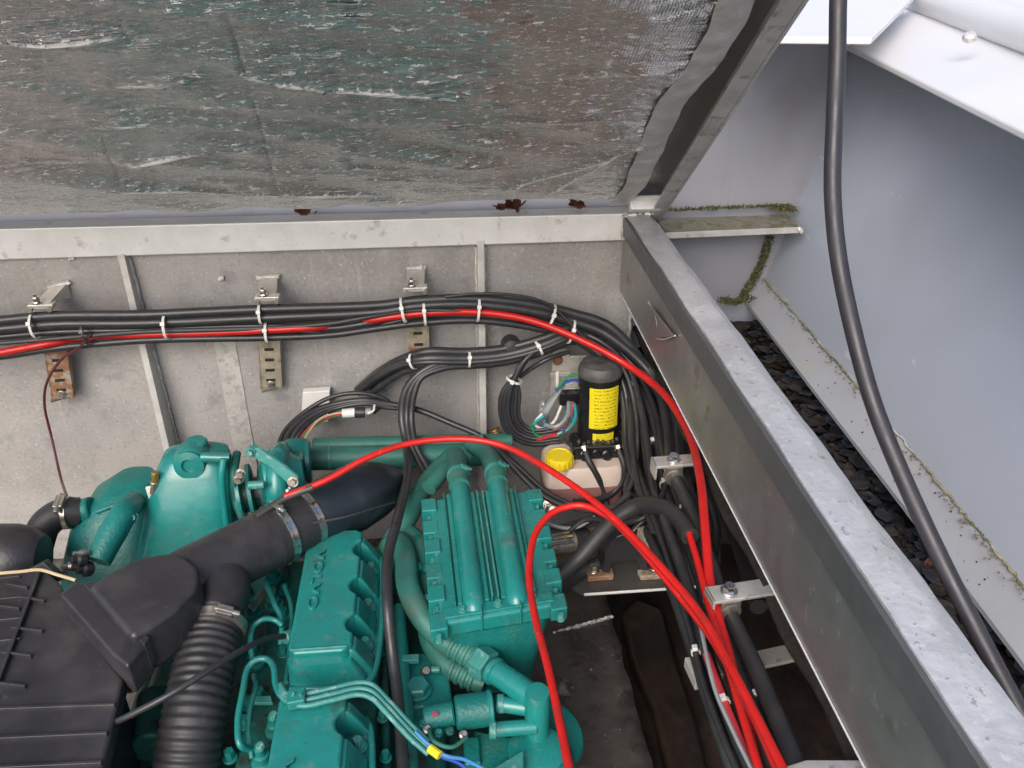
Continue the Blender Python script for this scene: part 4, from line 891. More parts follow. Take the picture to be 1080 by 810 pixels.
# ================================================================ WALL BRACKETS FOR THE CABLE RUN
def wall_bracket(xt, yt, xb, yb0, yb1, turned, rusty, label):
    """stand-off foot welded to the wall above the cables, slotted strip hanging below them"""
    top = P(xt, yt, Y=YB - .006)
    r_ = root('cable_bracket', top, label, 'bracket', 'cable brackets along the bulkhead')
    f0 = top; f1 = P(xt - (18 if turned else 1), yt + 20, Y=YB - .075)
    wd = .020
    dx = Vector((wd, 0, .004 if turned else 0))
    prism('foot', [f0 - dx, f0 + dx, f1 + dx * .95, f1 - dx * .95], (0, .003, -.004), 'alu', r_, bevel=.001)
    weld('foot_weld', f0 - dx * 1.2, f0 + dx * 1.2, .006, r_, 8)
    prism('foot_web', [f0 + dx - UPZ * .002, f0 + dx - UPZ * .035, f1 + dx - UPZ * .006], (-.003, 0, 0), 'alu', r_, bevel=.0005)
    cb = f1 - UPZ * .004
    bar = boxa('clamp_bar', cb, (.026, 0, 0), (0, .011, 0), (0, 0, .0055), 'alu', r_, bevel=.002)
    bolt(cb + Vector((-.008, -.002, .006)), UPZ, .0065, .011, 'steel', bar); cyl('stud', cb + Vector((-.008, -.002, .012)), cb + Vector((-.008, -.002, .026)), .0035, 'steel', bar, 8)
    for s in (-1, 1): cyl('side_nut', cb + Vector((.020 * s, -.012, -.003)), cb + Vector((.020 * s, -.020, -.003)), .006, 'zinc', bar, 6)
    a = P(xb, yb0, Y=YB - .050); b = P(xb + (3 if not turned else 8), yb1, Y=YB - .030); ww = .022
    s_ = root  # keep name space clear
    d = b - a; n_ = Vector((0, -1, 0)); n_ = (n_ - d.normalized() * n_.dot(d.normalized())).normalized()
    st = prism('slotted_strip', [a - Vector((ww, 0, 0)), a + Vector((ww, 0, 0)), b + Vector((ww, 0, 0)), b - Vector((ww, 0, 0))], -n_ * .004, rusty, r_, bevel=.001)
    for sg in (-1, 1): prism('folded_edge', [a + Vector((ww * sg, 0, 0)) + n_ * .001, b + Vector((ww * sg, 0, 0)) + n_ * .001, b + Vector((ww * sg, 0, 0)) - n_ * .014, a + Vector((ww * sg, 0, 0)) - n_ * .014], (.003 * sg, 0, 0), rusty, st, bevel=.0005)
    for k in range(4):
        c = a.lerp(b, .22 + .2 * k) + n_ * .0012
        boxa('slot', c, (.010, 0, 0), d.normalized() * .0035, n_ * .001, 'shade_dark', st, bevel=.0005)
    bolt(b - d * .10 + n_ * .001, n_, .006, .006, 'zinc', st)
    prism('end_tab', [b - Vector((ww, 0, 0)) - d.normalized() * .006, b + Vector((ww, 0, 0)) - d.normalized() * .006, b + Vector((ww * .8, .02, -.004)), b - Vector((ww * .8, .02, -.004))], (0, 0, -.003), rusty, st, bevel=.0005)
    return r_
wall_bracket(62, 300, 58, 368, 420, True, 'rusty', 'twisted cable bracket with rusty strip at the far left of the bulkhead')
wall_bracket(283, 292, 283, 356, 410, False, 'galv', 'galvanised slotted cable bracket in the middle of the bulkhead')
wb3 = wall_bracket(439, 282, 440, 338, 396, False, 'galv', 'slotted cable bracket with rusty lower end left of the thin stiffener')
boxa('rust_patch', P(440, 372, Y=YB - .0435), (.016, 0, 0), (0, .001, 0), (0, 0, .012), 'rust', wb3, bevel=.0008)
hb = root('wall_plate', P(335, 425, Y=YB - .02), 'small white plate on the bulkhead behind the thin looped leads', 'plate')
prism('plate_face', [P(319, 414, Y=YB - .03), P(348, 412, Y=YB - .03), P(347, 436, Y=YB - .03), P(318, 438, Y=YB - .03)], (0, .022, 0), 'connector', hb, bevel=.002)
prism('plate_foot', [P(330, 440, Y=YB - .04), P(346, 439, Y=YB - .04), P(346, 445, Y=YB - .04), P(330, 446, Y=YB - .04)], (0, .035, 0), 'connector', hb, bevel=.001)

# ================================================================ CABLES
CAB = []
def cable(pts, r, label, mat='cable', group=None, name='cable', cat='cable', seg=9, sub=7):
    CAB.append((spline(pts, 14), r if not isinstance(r, list) else r[0]))
    return tagp(tube(name, pts, r, mat, None, seg, sub), label, cat, group)
W1 = 1.715
def run(l, dY=0.): return [P(a, b, Y=(c if c is not None else W1) + dY) for a, b, c in l]
N_ = None
G1 = 'black cables of the upper bulkhead run'
down = lambda o, q: [(690 + o * .6, 400 + o * 1.0, 1.64), (706 + o, 445, 1.52), (711 + o, 487, 1.37), (730 + o, 545, 1.19), (752 + o, 620, 1.01), (790 + o, 730, .80), (838 + o, 830, .66)]
cable(run([(-60, 343, N_), (0, 338, N_), (60, 333, N_), (150, 332, N_), (215, 329, N_), (285, 326, N_), (400, 322, N_), (440, 317, N_), (500, 315, N_), (560, 321, N_), (602, 330, N_), (645, 346, 1.70)] + down(6, 0)), .0112, 'thick black cable, topmost of the long run across the bulkhead')
cable(run([(-60, 352, N_), (0, 347, N_), (60, 342, N_), (150, 341, N_), (285, 335, N_), (400, 329, N_), (440, 323, N_), (500, 321, N_), (560, 328, N_), (600, 338, N_), (640, 353, 1.70)] + down(-3, 0), -.004), .0112, 'thick black cable, second from the top of the long bulkhead run')
cable(run([(-60, 360, N_), (0, 355, N_), (60, 350, N_), (150, 348, N_), (220, 345, N_), (300, 344, N_), (350, 346, N_), (400, 338, N_), (440, 328, N_), (500, 326, N_), (560, 333, N_), (600, 346, N_), (636, 362, 1.69), (662, 388, 1.66), (676, 430, 1.58), (684, 480, 1.46), (690, 520, 1.34), (715, 590, 1.12), (735, 650, .99), (760, 730, .84), (800, 830, .68)], .004), .0085, 'black cable dipping below its neighbours mid run on the bulkhead')
cable(run([(-60, 367, N_), (0, 362, N_), (60, 357, N_), (150, 350, N_), (285, 346, N_), (350, 341, N_), (400, 332, N_), (440, 327, N_), (500, 330, N_), (560, 338, N_), (600, 350, N_), (630, 364, 1.69), (655, 385, 1.66), (668, 420, 1.62), (672, 470, 1.52), (668, 505, 1.45), (655, 530, 1.40)], -.010), .0050, 'thin grey black lead lying over the long bulkhead run', 'cable_grey')
cable(run([(-60, 380, N_), (0, 376, N_), (60, 367, N_), (150, 359, N_), (285, 356, N_), (350, 353, N_), (400, 346, N_), (440, 341, N_), (500, 338, N_), (560, 345, N_), (600, 356, N_), (632, 373, 1.69), (655, 400, 1.66), (664, 440, 1.60), (668, 480, 1.50), (690, 540, 1.28), (712, 600, 1.10), (735, 668, .96), (770, 760, .79), (795, 830, .69)], -.002), .0080, 'black cable, lowest of the long run across the bulkhead')
cable(run([(200, 352, N_), (285, 347, N_), (340, 350, N_), (400, 343, N_), (440, 334, N_), (500, 333, N_), (560, 341, N_), (600, 352, N_), (645, 368, 1.70), (676, 400, 1.66), (692, 440, 1.56), (700, 480, 1.42), (722, 545, 1.22), (745, 620, 1.03), (783, 730, .82), (828, 830, .68)], .008), .0080, 'black cable partly hidden behind the red one in the bulkhead run')
cable(run([(470, 313, N_), (500, 310, N_), (540, 311, N_), (572, 318, N_), (590, 330, N_), (612, 352, 1.70), (640, 376, 1.68), (662, 396, 1.66), (680, 440, 1.60), (690, 470, 1.52)], -.018), .0034, 'thin black wire arching over the top of the bulkhead cable run')
cable(run([(520, 318, N_), (575, 325, N_), (620, 340, N_), (660, 366, 1.68), (690, 395, 1.63), (712, 440, 1.52), (720, 490, 1.36), (742, 560, 1.15), (768, 640, .97), (812, 760, .75), (850, 840, .64)], .006), .0095, 'black cable on the outer side of the bend into the right bay')
for k, (o_, r_) in enumerate([(0, .0085), (-14, .0075), (-27, .0065)]):
    cable(run([(600, 345 + k * 5, 1.73), (640, 365 + k * 5, 1.72), (664 + o_ * .3, 395, 1.69), (684 + o_ * .7, 430, 1.60), (694 + o_, 470, 1.50), (698 + o_, 500, 1.42), (716 + o_, 560, 1.22)]), r_, ['black cable in the middle of the bend beside the pump motor', 'black cable of the bend just right of the pump motor', 'thinner black cable closest to the pump motor at the bend'][k])
for k, (l_, r_, t_) in enumerate([
    ([(575, 352, 1.73), (610, 362, 1.72), (648, 392, 1.68), (658, 430, 1.62), (660, 470, 1.55), (672, 510, 1.44), (690, 560, 1.26)], .0075, 'black lead hugging the right side of the pump motor'),
    ([(640, 352, 1.72), (676, 385, 1.66), (700, 430, 1.56), (712, 470, 1.44), (706, 505, 1.38), (690, 535, 1.32), (668, 560, 1.30)], .0065, 'black lead curling back under the rear bolted bar'),
    ([(655, 372, 1.70), (690, 410, 1.62), (720, 470, 1.44), (745, 520, 1.28), (756, 560, 1.18), (748, 610, 1.06)], .0070, 'black lead between the upright red cable and the bend'),
    ([(700, 520, 1.34), (680, 545, 1.30), (650, 552, 1.32), (620, 548, 1.36), (600, 560, 1.36)], .0060, 'black lead running back left above the tray'),
    ([(770, 470, 1.55), (745, 500, 1.45), (722, 530, 1.36), (700, 580, 1.25)], .0090, 'black hose coming from the dark side under the coaming')]):
    cable(run(l_), r_, t_)
# red battery cables
RD = 'red battery cables'
cable(run([(-60, 385, 1.70), (0, 372, 1.702), (55, 362, 1.715), (80, 358, 1.74), (115, 355, 1.738), (145, 353, 1.722), (220, 351, 1.722), (285, 348, 1.713), (335, 345, 1.718), (365, 341, 1.745), (395, 337, 1.722), (440, 331, N_), (500, 329, N_), (560, 338, 1.70), (620, 362, 1.66), (660, 384, 1.62), (697, 412, 1.52), (724, 452, 1.38), (738, 500, 1.22), (744, 560, 1.08), (750, 620, .97), (768, 690, .85), (800, 815, .68)], -.008), .0080, 'red cable running along the bulkhead and down the right bay', 'red', RD)
red2 = pathZ([(300, 524, -.285), (345, 506, -.268), (385, 484, -.25), (430, 468, -.245), (490, 463, -.245), (530, 470, -.25), (580, 496, -.25), (640, 540, -.25), (700, 601, -.25), (740, 650, -.245), (772, 706, -.235), (800, 760, -.23), (835, 830, -.225)])
cable(red2, .0062, 'red cable arching over the engine hoses and cooler to the right bay', 'red', RD)
cable(pathZ([(330, 514, -.275), (300, 526, -.288), (270, 545, -.30)]), .0068, 'dark sheath end of the red cable lying on the intake hose', 'cable_grey')
cable(pathZ([(604, 830, -.26), (590, 760, -.27), (577, 700, -.28), (564, 650, -.29), (558, 600, -.29), (566, 560, -.28), (584, 540, -.27), (612, 533, -.265), (640, 544, -.262), (664, 566, -.262), (690, 596, -.262), (718, 630, -.262), (750, 672, -.26), (775, 715, -.25), (802, 770, -.25), (828, 830, -.25)]), .0060, 'red cable looping down over the front of the cooler', 'red', RD)
cable(pathZ([(726, 560, -.27), (735, 590, -.275), (748, 640, -.28), (764, 690, -.28), (782, 750, -.28), (806, 830, -.28)]), .0058, 'short red cable coming out of the fat black conduit', 'red', RD)
cable(pathZ([(745, 690, -.31), (760, 730, -.31), (780, 780, -.31), (800, 830, -.31)]), .0060, 'faded red cable lowest in the bundle at bottom right', 'pink_red', RD)
# second, lower black harness on the wall
G2 = 'black leads of the lower harness'
for k, (dy, r_) in enumerate([(-6, .0100), (1, .0125), (8, .0100), (5, .007)]):
    cable(run([(378, 412 + dy * .2, 1.77), (398, 396 + dy * .4, 1.745), (425, 382 + dy * .6, 1.72), (450, 377 + dy, 1.70), (495, 377 + dy, 1.70), (535, 373 + dy, 1.70), (575, 362 + dy, 1.70), (600, 352 + dy, 1.71), (630, 355 + dy, 1.72)], [0, -.006, .002, -.014][k]), r_, ['upper lead of the wrapped harness below the main run', 'middle fat lead of the wrapped harness below the main run', 'lower lead of the wrapped harness below the main run', 'front thin lead of the wrapped harness below the main run'][k])
cable(run([(394, 411, 1.765), (412, 398, 1.745), (432, 388, 1.72), (470, 382, 1.71)]), .0115, 'stub of fat grey conduit ending below the third bracket', 'cable_grey')
for k in range(3):
    cable(run([(500, 384 + k, 1.70), (470, 382 + 3 * k, 1.69), (445, 392 + 3 * k, 1.68), (428 + 5 * k, 412, 1.67), (424 + 5 * k, 440, 1.65), (429 + 5 * k, 470, 1.60)] + ([(429, 505, 1.43), (420, 545, 1.26), (409, 590, 1.15), (409, 640, 1.05), (414, 690, 1.0), (420, 740, .93), (427, 830, .78)] if k == 0 else [(438 + 6 * k, 492, 1.56), (448 + 6 * k, 512, 1.52)]), -.004 * k), [.0095, .0075, .007][k], ['long black cable falling past the valve cover to the bottom edge', 'black lead turning down from the harness behind the transfer pipe', 'thin black lead beside the one turning down to the transfer pipe'][k])
# thin looped leads above the turbo
for k in range(4):
    cable(run([(292 + 6 * k, 474, 1.60), (300 + 6 * k, 455, 1.64), (322 + 4 * k, 434 + 2 * k, 1.68), (352, 424 + 2.5 * k - (6 if k == 0 else 0), 1.70), (385, 420 + 2 * k - (5 if k == 0 else 0), 1.70), (410, 424 + 2 * k, 1.70)] + ([(440, 432, 1.69), (475, 446, 1.66), (510, 462, 1.62), (546, 492, 1.56), (578, 520, 1.50), (612, 536, 1.45)] if k == 1 else [(400 + 5 * k, 430, 1.70), (394, 435, 1.70)] if k == 0 else [(425, 428 + k, 1.70)]), -.003 * k), [.0052, .0070, .0055, .0050][k], ['uppermost thin lead looping back to the small white plug', 'black cable from the turbo sagging right behind the cooler', 'thin lead in the loop above the turbo, third from top', 'thin lead in the loop above the turbo, lowest one'][k], ['cable', 'cable', 'cable_grey', 'cable'][k])
for k, (m_, dy, t_) in enumerate([('w_red', 0, 'thin red wire running from the turbo to the white plug'), ('w_green', 3, 'thin green wire running from the turbo to the white plug'), ('w_tan', -4, 'thin tan wire running from the turbo to the white plug')]):
    cable(run([(312 + 3 * k, 470, 1.60), (322 + 2 * k, 455, 1.63), (338, 444 + dy * .5, 1.66), (352, 438 + dy * .4, 1.675), (364, 436 + dy * .3, 1.675)]), .0024, t_, m_, name='wire', cat='wire', seg=6)
cp = root('plug_connector', P(370, 436, Y=1.67), 'small white and black wire plug hanging above the transfer pipe', 'connector')
cyl('white_shell', P(361, 436, Y=1.67), P(375, 435, Y=1.67), .0105, 'connector', cp, 12); cyl('black_collar', P(374, 435, Y=1.67), P(385, 435, Y=1.67), .0125, 'cable', cp, 14); cyl('clear_end', P(384, 435, Y=1.67), P(392, 434, Y=1.67), .009, 'w_grey', cp, 12)
tube('pull_tab', [P(388, 436, Y=1.66), P(394, 433, Y=1.66), P(395, 427, Y=1.66)], .0025, 'tie', cp, 6)
# thin drop wire on the left, throttle lead, filter lead, blue pair
cable(run([(96, 352, 1.70), (84, 366, 1.69), (66, 378, 1.69), (50, 402, 1.70), (47, 428, 1.72), (54, 460, 1.72), (63, 500, 1.66), (72, 528, 1.52)]), .0030, 'thin dark red wire dropping from the left bracket to the black elbow', 'w_dred', name='wire', cat='wire', seg=7)
cable(pathZ([(112, 766, -.36), (132, 757, -.34), (180, 732, -.315), (225, 704, -.31), (262, 682, -.33), (284, 673, -.37), (300, 671, -.395)]), .0048, 'black breather lead crossing the ribbed hose to the valve cover', 'cable', name='lead')
cable(pathZ([(-20, 606, -.315), (20, 603, -.31), (42, 601, -.31), (60, 606, -.315), (80, 612, -.32)]), .0028, 'cream coloured thin wire bent over the filter box edge', 'w_tan', name='wire', cat='wire', seg=7)
cable(pathZ([(438, 772, -.39), (452, 785, -.395), (470, 797, -.40), (490, 801, -.41), (512, 812, -.43)]), .0028, 'thin blue wire with yellow sleeve at the bottom of the engine', 'w_lblue', name='wire', cat='wire', seg=7)
cable(pathZ([(430, 764, -.395), (450, 786, -.40), (466, 798, -.405), (484, 805, -.415), (500, 818, -.43)]), .0026, 'second thin blue wire under the yellow sleeve', 'w_blue', name='wire', cat='wire', seg=7)
ys_ = obj('wire_sleeve', *g_tube([P(453, 789, Z=-.392), P(464, 797, Z=-.394)], .0065, 10), 'yellow'); tagp(ys_, 'yellow sleeve clipped round the thin blue wires', 'sleeve')
# teal-grey lead passing right behind the cooler into the bay
cable(run([(500, 462, 1.60), (524, 474, 1.55), (546, 498, 1.50), (573, 523, 1.46), (600, 535, 1.43), (640, 537, 1.38), (665, 520, 1.36)]), .0058, 'blue green lead passing behind the cooler towards the pump tank', 'w_teal' if 0 else 'cable_grey')
cable(run([(560, 536, 1.42), (578, 552, 1.38), (605, 557, 1.36), (628, 545, 1.36)]), .0042, 'thin grey lead looping under the red cable right of the cooler', 'w_grey')

# hanging black cable close to the viewer
hg = [P(886, -40, Y=.98), P(884, 0, Y=.96), P(883, 60, Y=.94), P(880, 130, Y=.91), P(878, 200, Y=.88), P(884, 270, Y=.84), P(899, 345, Y=.80), P(921, 425, Y=.75), P(950, 498, Y=.70), P(990, 585, Y=.64), P(1030, 665, Y=.58), P(1068, 738, Y=.53), P(1110, 815, Y=.48)]
cable(hg, [.0092] * 13, 'thick black cable hanging in front of the pale hull side', 'hang', seg=20)

# ================================================================ POWER TRIM PUMP
pm = root('trim_pump', P(620, 520, Y=1.64), 'hydraulic pump with black motor, yellow labels and pink fluid tank', 'pump')
m0, m1 = P(631, 460, Y=1.655), P(633, 392, Y=1.655)
mr_ = px(22, m0); mh = (m1 - m0).length; mx_ = (m1 - m0).normalized()
mot = lathe('motor', m0, mx_, [(mr_ * .9, -.012), (mr_, -.008), (mr_, mh * .93), (mr_ * .97, mh)], 'motor', pm, 36)
lathe('motor_cap', m0 + mx_ * (mh - .002), mx_, [(mr_ * 1.02, 0), (mr_ * 1.03, .004), (mr_ * 1.0, .014), (mr_ * .86, .026), (mr_ * .5, .030), (mr_ * .2, .031)], 'motor_top', mot, 36)
lathe('base_ring', m0 - mx_ * .016, mx_, [(mr_ * 1.05, 0), (mr_ * 1.06, .003), (mr_ * 1.04, .008)], 'motor_top', mot, 36)
def wrap_label(name, a0, a1, h0, h1, mat):
    v = []; f = []; uv = []; n = 14; sx = Vector((1, 0, 0)); sx = (sx - mx_ * sx.dot(mx_)).normalized(); sy = mx_.cross(sx) * -1
    if sy.y > 0: sy = -sy
    for i in range(n + 1):
        a = R(a0 + (a1 - a0) * i / n); d = sx * math.sin(a) + sy * math.cos(a)
        for j, h in enumerate((h0, h1)): v.append(m0 + mx_ * h + d * (mr_ + .0012)); uv.append((i / n, j))
    for i in range(n): f.append((i * 2, i * 2 + 2, i * 2 + 3, i * 2 + 1))
    return obj(name, v, f, mat, mot, uvs=uv)
wrap_label('warning_label', -37, 45, mh * .29, mh * .90, 'label')
wrap_label('small_label', -26, 32, mh * .08, mh * .22, 'label')
# valve block under the motor
vb_ = P(630, 469, Y=1.612)
blk = boxa('valve_block', vb_ + Vector((0, .006, -.006)), (.060, 0, 0), (0, .034, 0), (0, 0, .020), 'motor', pm, bevel=.006)
for dx, dz, r_ in [(-.034, 0, .013), (-.008, .004, .010), (.016, -.002, .012), (.040, .006, .009)]:
    lathe('valve_plug', vb_ + Vector((dx, -.027, dz - .008)), (0, -1, .3), [(r_, 0), (r_, .008), (r_ * .7, .010), (r_ * .7, .016)], 'motor', blk, 12)
for k in range(9): bolt(vb_ + Vector((-.045 + .011 * k, -.012 + jit(.01), .013)), UPZ, .0035, .006, 'motor_top' if k % 3 else 'zinc', blk, washer=False)
# tank: cloudy top, pink oil below
tkc = P(613, 500, Y=1.60); tw = px(42, tkc)
tkx = Vector((tw, 0, 0))
tk = loft('tank', [(tkc + UPZ * .052, tkx * .90, wy(.052), .35), (tkc + UPZ * .045, tkx * .96, wy(.056), .32), (tkc + UPZ * .004, tkx, wy(.060), .3)], 'res', pm, 40)
loft('oil_level', [(tkc + UPZ * .004, tkx * 1.0, wy(.060), .3), (tkc - UPZ * .05, tkx * .97, wy(.058), .3), (tkc - UPZ * .062, tkx * .90, wy(.052), .35)], 'fluid', tk, 40)
cpb = P(590, 486, Y=1.565)
lathe('filler_neck', cpb - UPZ * .03, UPZ, [(.026, 0), (.026, .022)], 'res', tk, 22)
v_, f_ = [], []
lathe('yellow_cap', cpb - UPZ * .008, UPZ, [(.030, 0), (.031, .003), (.031, .020), (.029, .024), (.026, .025), (.024, .023), (.004, .023)], 'yellow', tk, 28)
for k in range(18):
    a = 2 * math.pi * k / 18; d = Vector((math.cos(a), math.sin(a), 0)); boxa('grip_rib', cpb + d * .0312 + UPZ * .003, d * .0012, d.cross(UPZ) * .0022, UPZ * .008, 'yellow', tk, bevel=.0005)
# pump hoses and fittings
for pts, fq in [([(617, 476, 1.575), (622, 488, 1.555), (630, 502, 1.545), (637, 520, 1.545), (640, 535, 1.53)], (616, 470)), ([(653, 476, 1.575), (658, 490, 1.555), (657, 505, 1.55), (646, 520, 1.54), (630, 527, 1.52), (606, 529, 1.49)], (651, 469))]:
    tube('pressure_hose', run(pts), .0075, 'rubber', pm, 12)
    p = P(*pts[0][:2], Y=1.577); q_ = P(*fq, Y=1.585); cyl('hose_fitting', p, q_, .0065, 'steel', pm, 10); cyl('fitting_nut', p.lerp(q_, .4), q_, .0085, 'zinc', pm, 6)
tube('loop_hose', run([(600, 440, 1.60), (594, 462, 1.58), (606, 474, 1.575)]), .003, 'rubber', pm, 8)
# mounting plate on the wall with rusty screw, spigot
mp_ = root('pump_mounting_plate', P(605, 470, Y=1.76), 'grey aluminium mounting plate with rusty screw behind the pump', 'plate')
prism('plate_face', [P(583, 369, Y=1.755), P(600, 369, Y=1.755), P(601, 376, Y=1.755), P(668, 374, Y=1.755), P(672, 500, Y=1.755), P(575, 520, Y=1.755)], (0, .008, 0), 'alu', mp_, bevel=.0015)
rb = P(588, 380, Y=1.752); lathe('rusty_screw', rb, (0, -1, .1), [(.0115, 0), (.0115, .003), (.008, .007), (.002, .008)], 'rust', mp_, 14)
cyl('white_pin', P(588, 392, Y=1.748), P(588, 408, Y=1.748), .0045, 'connector', mp_, 8)
prism('cross_tab', [P(580, 393, Y=1.75), P(602, 392, Y=1.75), P(602, 396, Y=1.75), P(580, 397, Y=1.75)], (0, -.004, 0), 'alu', mp_, bevel=.0008)
weld('edge_weld', P(572, 424, Y=1.75), P(570, 440, Y=1.75), .006, mp_, 6)
rl = root('relay', P(598, 415, Y=1.70), 'square relay with silver top beside the pump motor', 'relay')
boxa('relay_body', P(599, 418, Y=1.70), (.021, 0, 0), (0, .016, 0), (0, 0, .016), 'motor', rl, bevel=.002)
boxa('relay_cap', P(600, 409, Y=1.70), (.022, 0, 0), (0, .017, 0), (0, 0, .008), 'steel', rl, bevel=.002)
wl = root('wire_sheath', P(575, 430, Y=1.69), 'grey sheath fanning out into coloured wires beside the relay', 'sheath')
loft('sheath_sleeve', [(P(592, 408, Y=1.69), (.010, 0, .008), (0, .008, 0), 1), (P(582, 422, Y=1.685), (.016, 0, .012), (0, .010, 0), .9), (P(574, 436, Y=1.68), (.018, 0, .014), (0, .010, 0), .9), (P(572, 442, Y=1.68), (.014, 0, .011), (0, .008, 0), .9)], 'w_grey', wl)
for i, (m_, pts, r_, t_) in enumerate([
    ('w_blue', [(586, 412), (595, 404), (606, 401), (616, 405)], .0035, 'blue wire hooping over the relay to the motor'),
    ('w_green', [(588, 410), (600, 397), (612, 396), (618, 402)], .0030, 'thin green wire hooping over the relay behind the blue one'),
    ('w_white', [(572, 436), (564, 447), (572, 452), (584, 445), (592, 428)], .0034, 'white wire curling in the knot beside the pump motor'),
    ('w_teal', [(574, 438), (562, 449), (570, 456), (590, 450), (600, 430)], .0036, 'teal wire curling in the knot beside the pump motor'),
    ('w_lblue', [(574, 444), (576, 453), (590, 453), (604, 446), (602, 428)], .0034, 'light blue wire in the knot beside the pump motor'),
    ('w_green', [(560, 448), (566, 459), (582, 461), (600, 452)], .0032, 'green wire lowest in the knot beside the pump motor'),
    ('w_red', [(566, 464), (580, 460), (594, 455), (604, 447)], .0042, 'short red wire under the coloured wire knot'),
    ('w_pink', [(604, 424), (602, 436), (594, 448), (584, 453)], .0036, 'pink wire beside the motor in the coloured knot'),
    ('w_grey', [(600, 424), (598, 440), (586, 450), (574, 448)], .0050, 'pale grey wire in the coloured knot'),
    ('w_teal', [(606, 426), (607, 440), (600, 452), (588, 458)], .0036, 'teal wire on the motor side of the coloured knot')]):
    cable([P(a, b, Y=1.665 - .003 * i) for a, b in pts], r_, t_, m_, name='wire', cat='wire', seg=7)
# black looped bundle left of the pump
G3 = 'black leads of the loop left of the pump'
for k in range(6):
    o_ = k * 3.6
    cable(run([(572 - k, 364 + k, 1.70), (556 - k, 378 + o_ * .2, 1.685), (542 - o_ * .1 + 4, 394, 1.68), (530 + o_, 415, 1.675), (529 + o_ * 1.05, 440, 1.67), (538 + o_ * 1.0, 458 - o_ * .4, 1.665), (560 + o_ * .3, 468 - o_ * .8, 1.66), (590, 466 - o_ * .9, 1.655)], -.004 * (k % 3)), .0068 - .0005 * k, ['outermost', 'second from outermost', 'third from outermost', 'fourth from outermost', 'second innermost', 'innermost'][k] + ' black lead of the loop left of the pump')
cable(run([(600, 371, 1.71), (575, 380, 1.69), (550, 396, 1.70), (536, 408, 1.70)]), .0055, 'black lead slanting from the mounting plate to the loop', 'cable')
ck = root('cable_end_boot', P(538, 357, Y=1.71), 'round black rubber boot above the lower harness near the stiffener', 'boot')
lathe('boot_body', P(538, 362, Y=1.74), (0, -1, .15), [(.022, 0), (.024, .02), (.020, .045), (.010, .052)], 'rubber', ck, 18); cyl('boot_stem', P(541, 362, Y=1.73), P(550, 380, Y=1.71), .016, 'rubber', ck, 14)
bh = root('braided_hose', P(525, 470, Y=1.74), 'short brass coloured braided hose behind the black loop', 'hose')
tube('braid', run([(521, 452, 1.755), (526, 466, 1.74), (532, 480, 1.72), (534, 492, 1.70)]), .013, 'brass', bh, 14, 8, (.006, .0008))

# ================================================================ RIGHT BAY: BARS, TRAY, CONDUIT, CLAMPED CABLES
def bay_bar(q0, q1, wpx, z, label, bolted=True, th=.006):
    a, b = P(*q0, Z=z), P(*q1, Z=z); b = b + (b - a) * 1.6; d = (b - a).normalized(); n = Vector((-d.y, d.x, 0)); hw = px(wpx, a) / 2
    r_ = root('cable_support_bar', a, label, 'bar', 'flat bars under the coaming')
    prism('bar', [a - n * hw, b - n * hw, b + n * hw, a + n * hw], (0, 0, -th), 'alu', r_, bevel=.0015)
    prism('down_flange', [a - n * hw, a + n * hw, a + n * hw - UPZ * .03, a - n * hw - UPZ * .03], d * .004, 'alu', r_, bevel=.001)
    if bolted:
        c = a + d * px(22, a)
        bolt(c + UPZ * .0005, UPZ, .0085, .010, 'steel', r_)
        boxa('spacer', c - UPZ * (th + .010), d * .016, n * hw * .9, UPZ * .009, 'zinc', r_, bevel=.002)
        lathe('p_clip', c - UPZ * .030 - n * .016, n, [(.016, 0), (.018, .001), (.018, .014), (.016, .015)], 'zinc', r_, 18)
    return r_
bay_bar((689, 487), (740, 483), 19, -.272, 'flat aluminium bar with steel bolt at the back of the right bay')
bay_bar((748, 627), (815, 617), 24, -.262, 'flat aluminium bar with steel bolt in the middle of the right bay')
bay_bar((800, 695), (850, 684), 22, -.36, 'plain grey bar low in the right bay', False)
bay_bar((700, 596), (690, 560), 20, -.44, 'short tan bar stub behind the red cables', False) if 0 else None
ang = root('angle_stub', P(735, 702, Z=-.45), 'pale aluminium angle stub under the red cables at bottom right', 'bracket')
prism('angle_face', [P(722, 693, Z=-.37), P(752, 689, Z=-.37), P(764, 711, Z=-.37), P(734, 719, Z=-.37)], (0, 0, -.02), 'alu', ang, bevel=.002)
tn = root('tan_block', P(690, 560, Z=-.40), 'dull tan metal block behind the crossing red cables', 'bracket')
prism('block_face', [P(672, 556, Z=-.42), P(692, 552, Z=-.42), P(700, 568, Z=-.42), P(682, 573, Z=-.42)], (0, 0, -.03), 'galv', tn, bevel=.002)
bb_ = root('bottom_bar', P(850, 808, Z=-.25), 'grey bar end just showing at the bottom edge of the right bay', 'bar')
prism('bar', [P(822, 810, Z=-.25), P(850, 801, Z=-.25), P(930, 801, Z=-.25), P(930, 830, Z=-.25), P(822, 830, Z=-.25)], (0, 0, -.006), 'alu', bb_, bevel=.002)
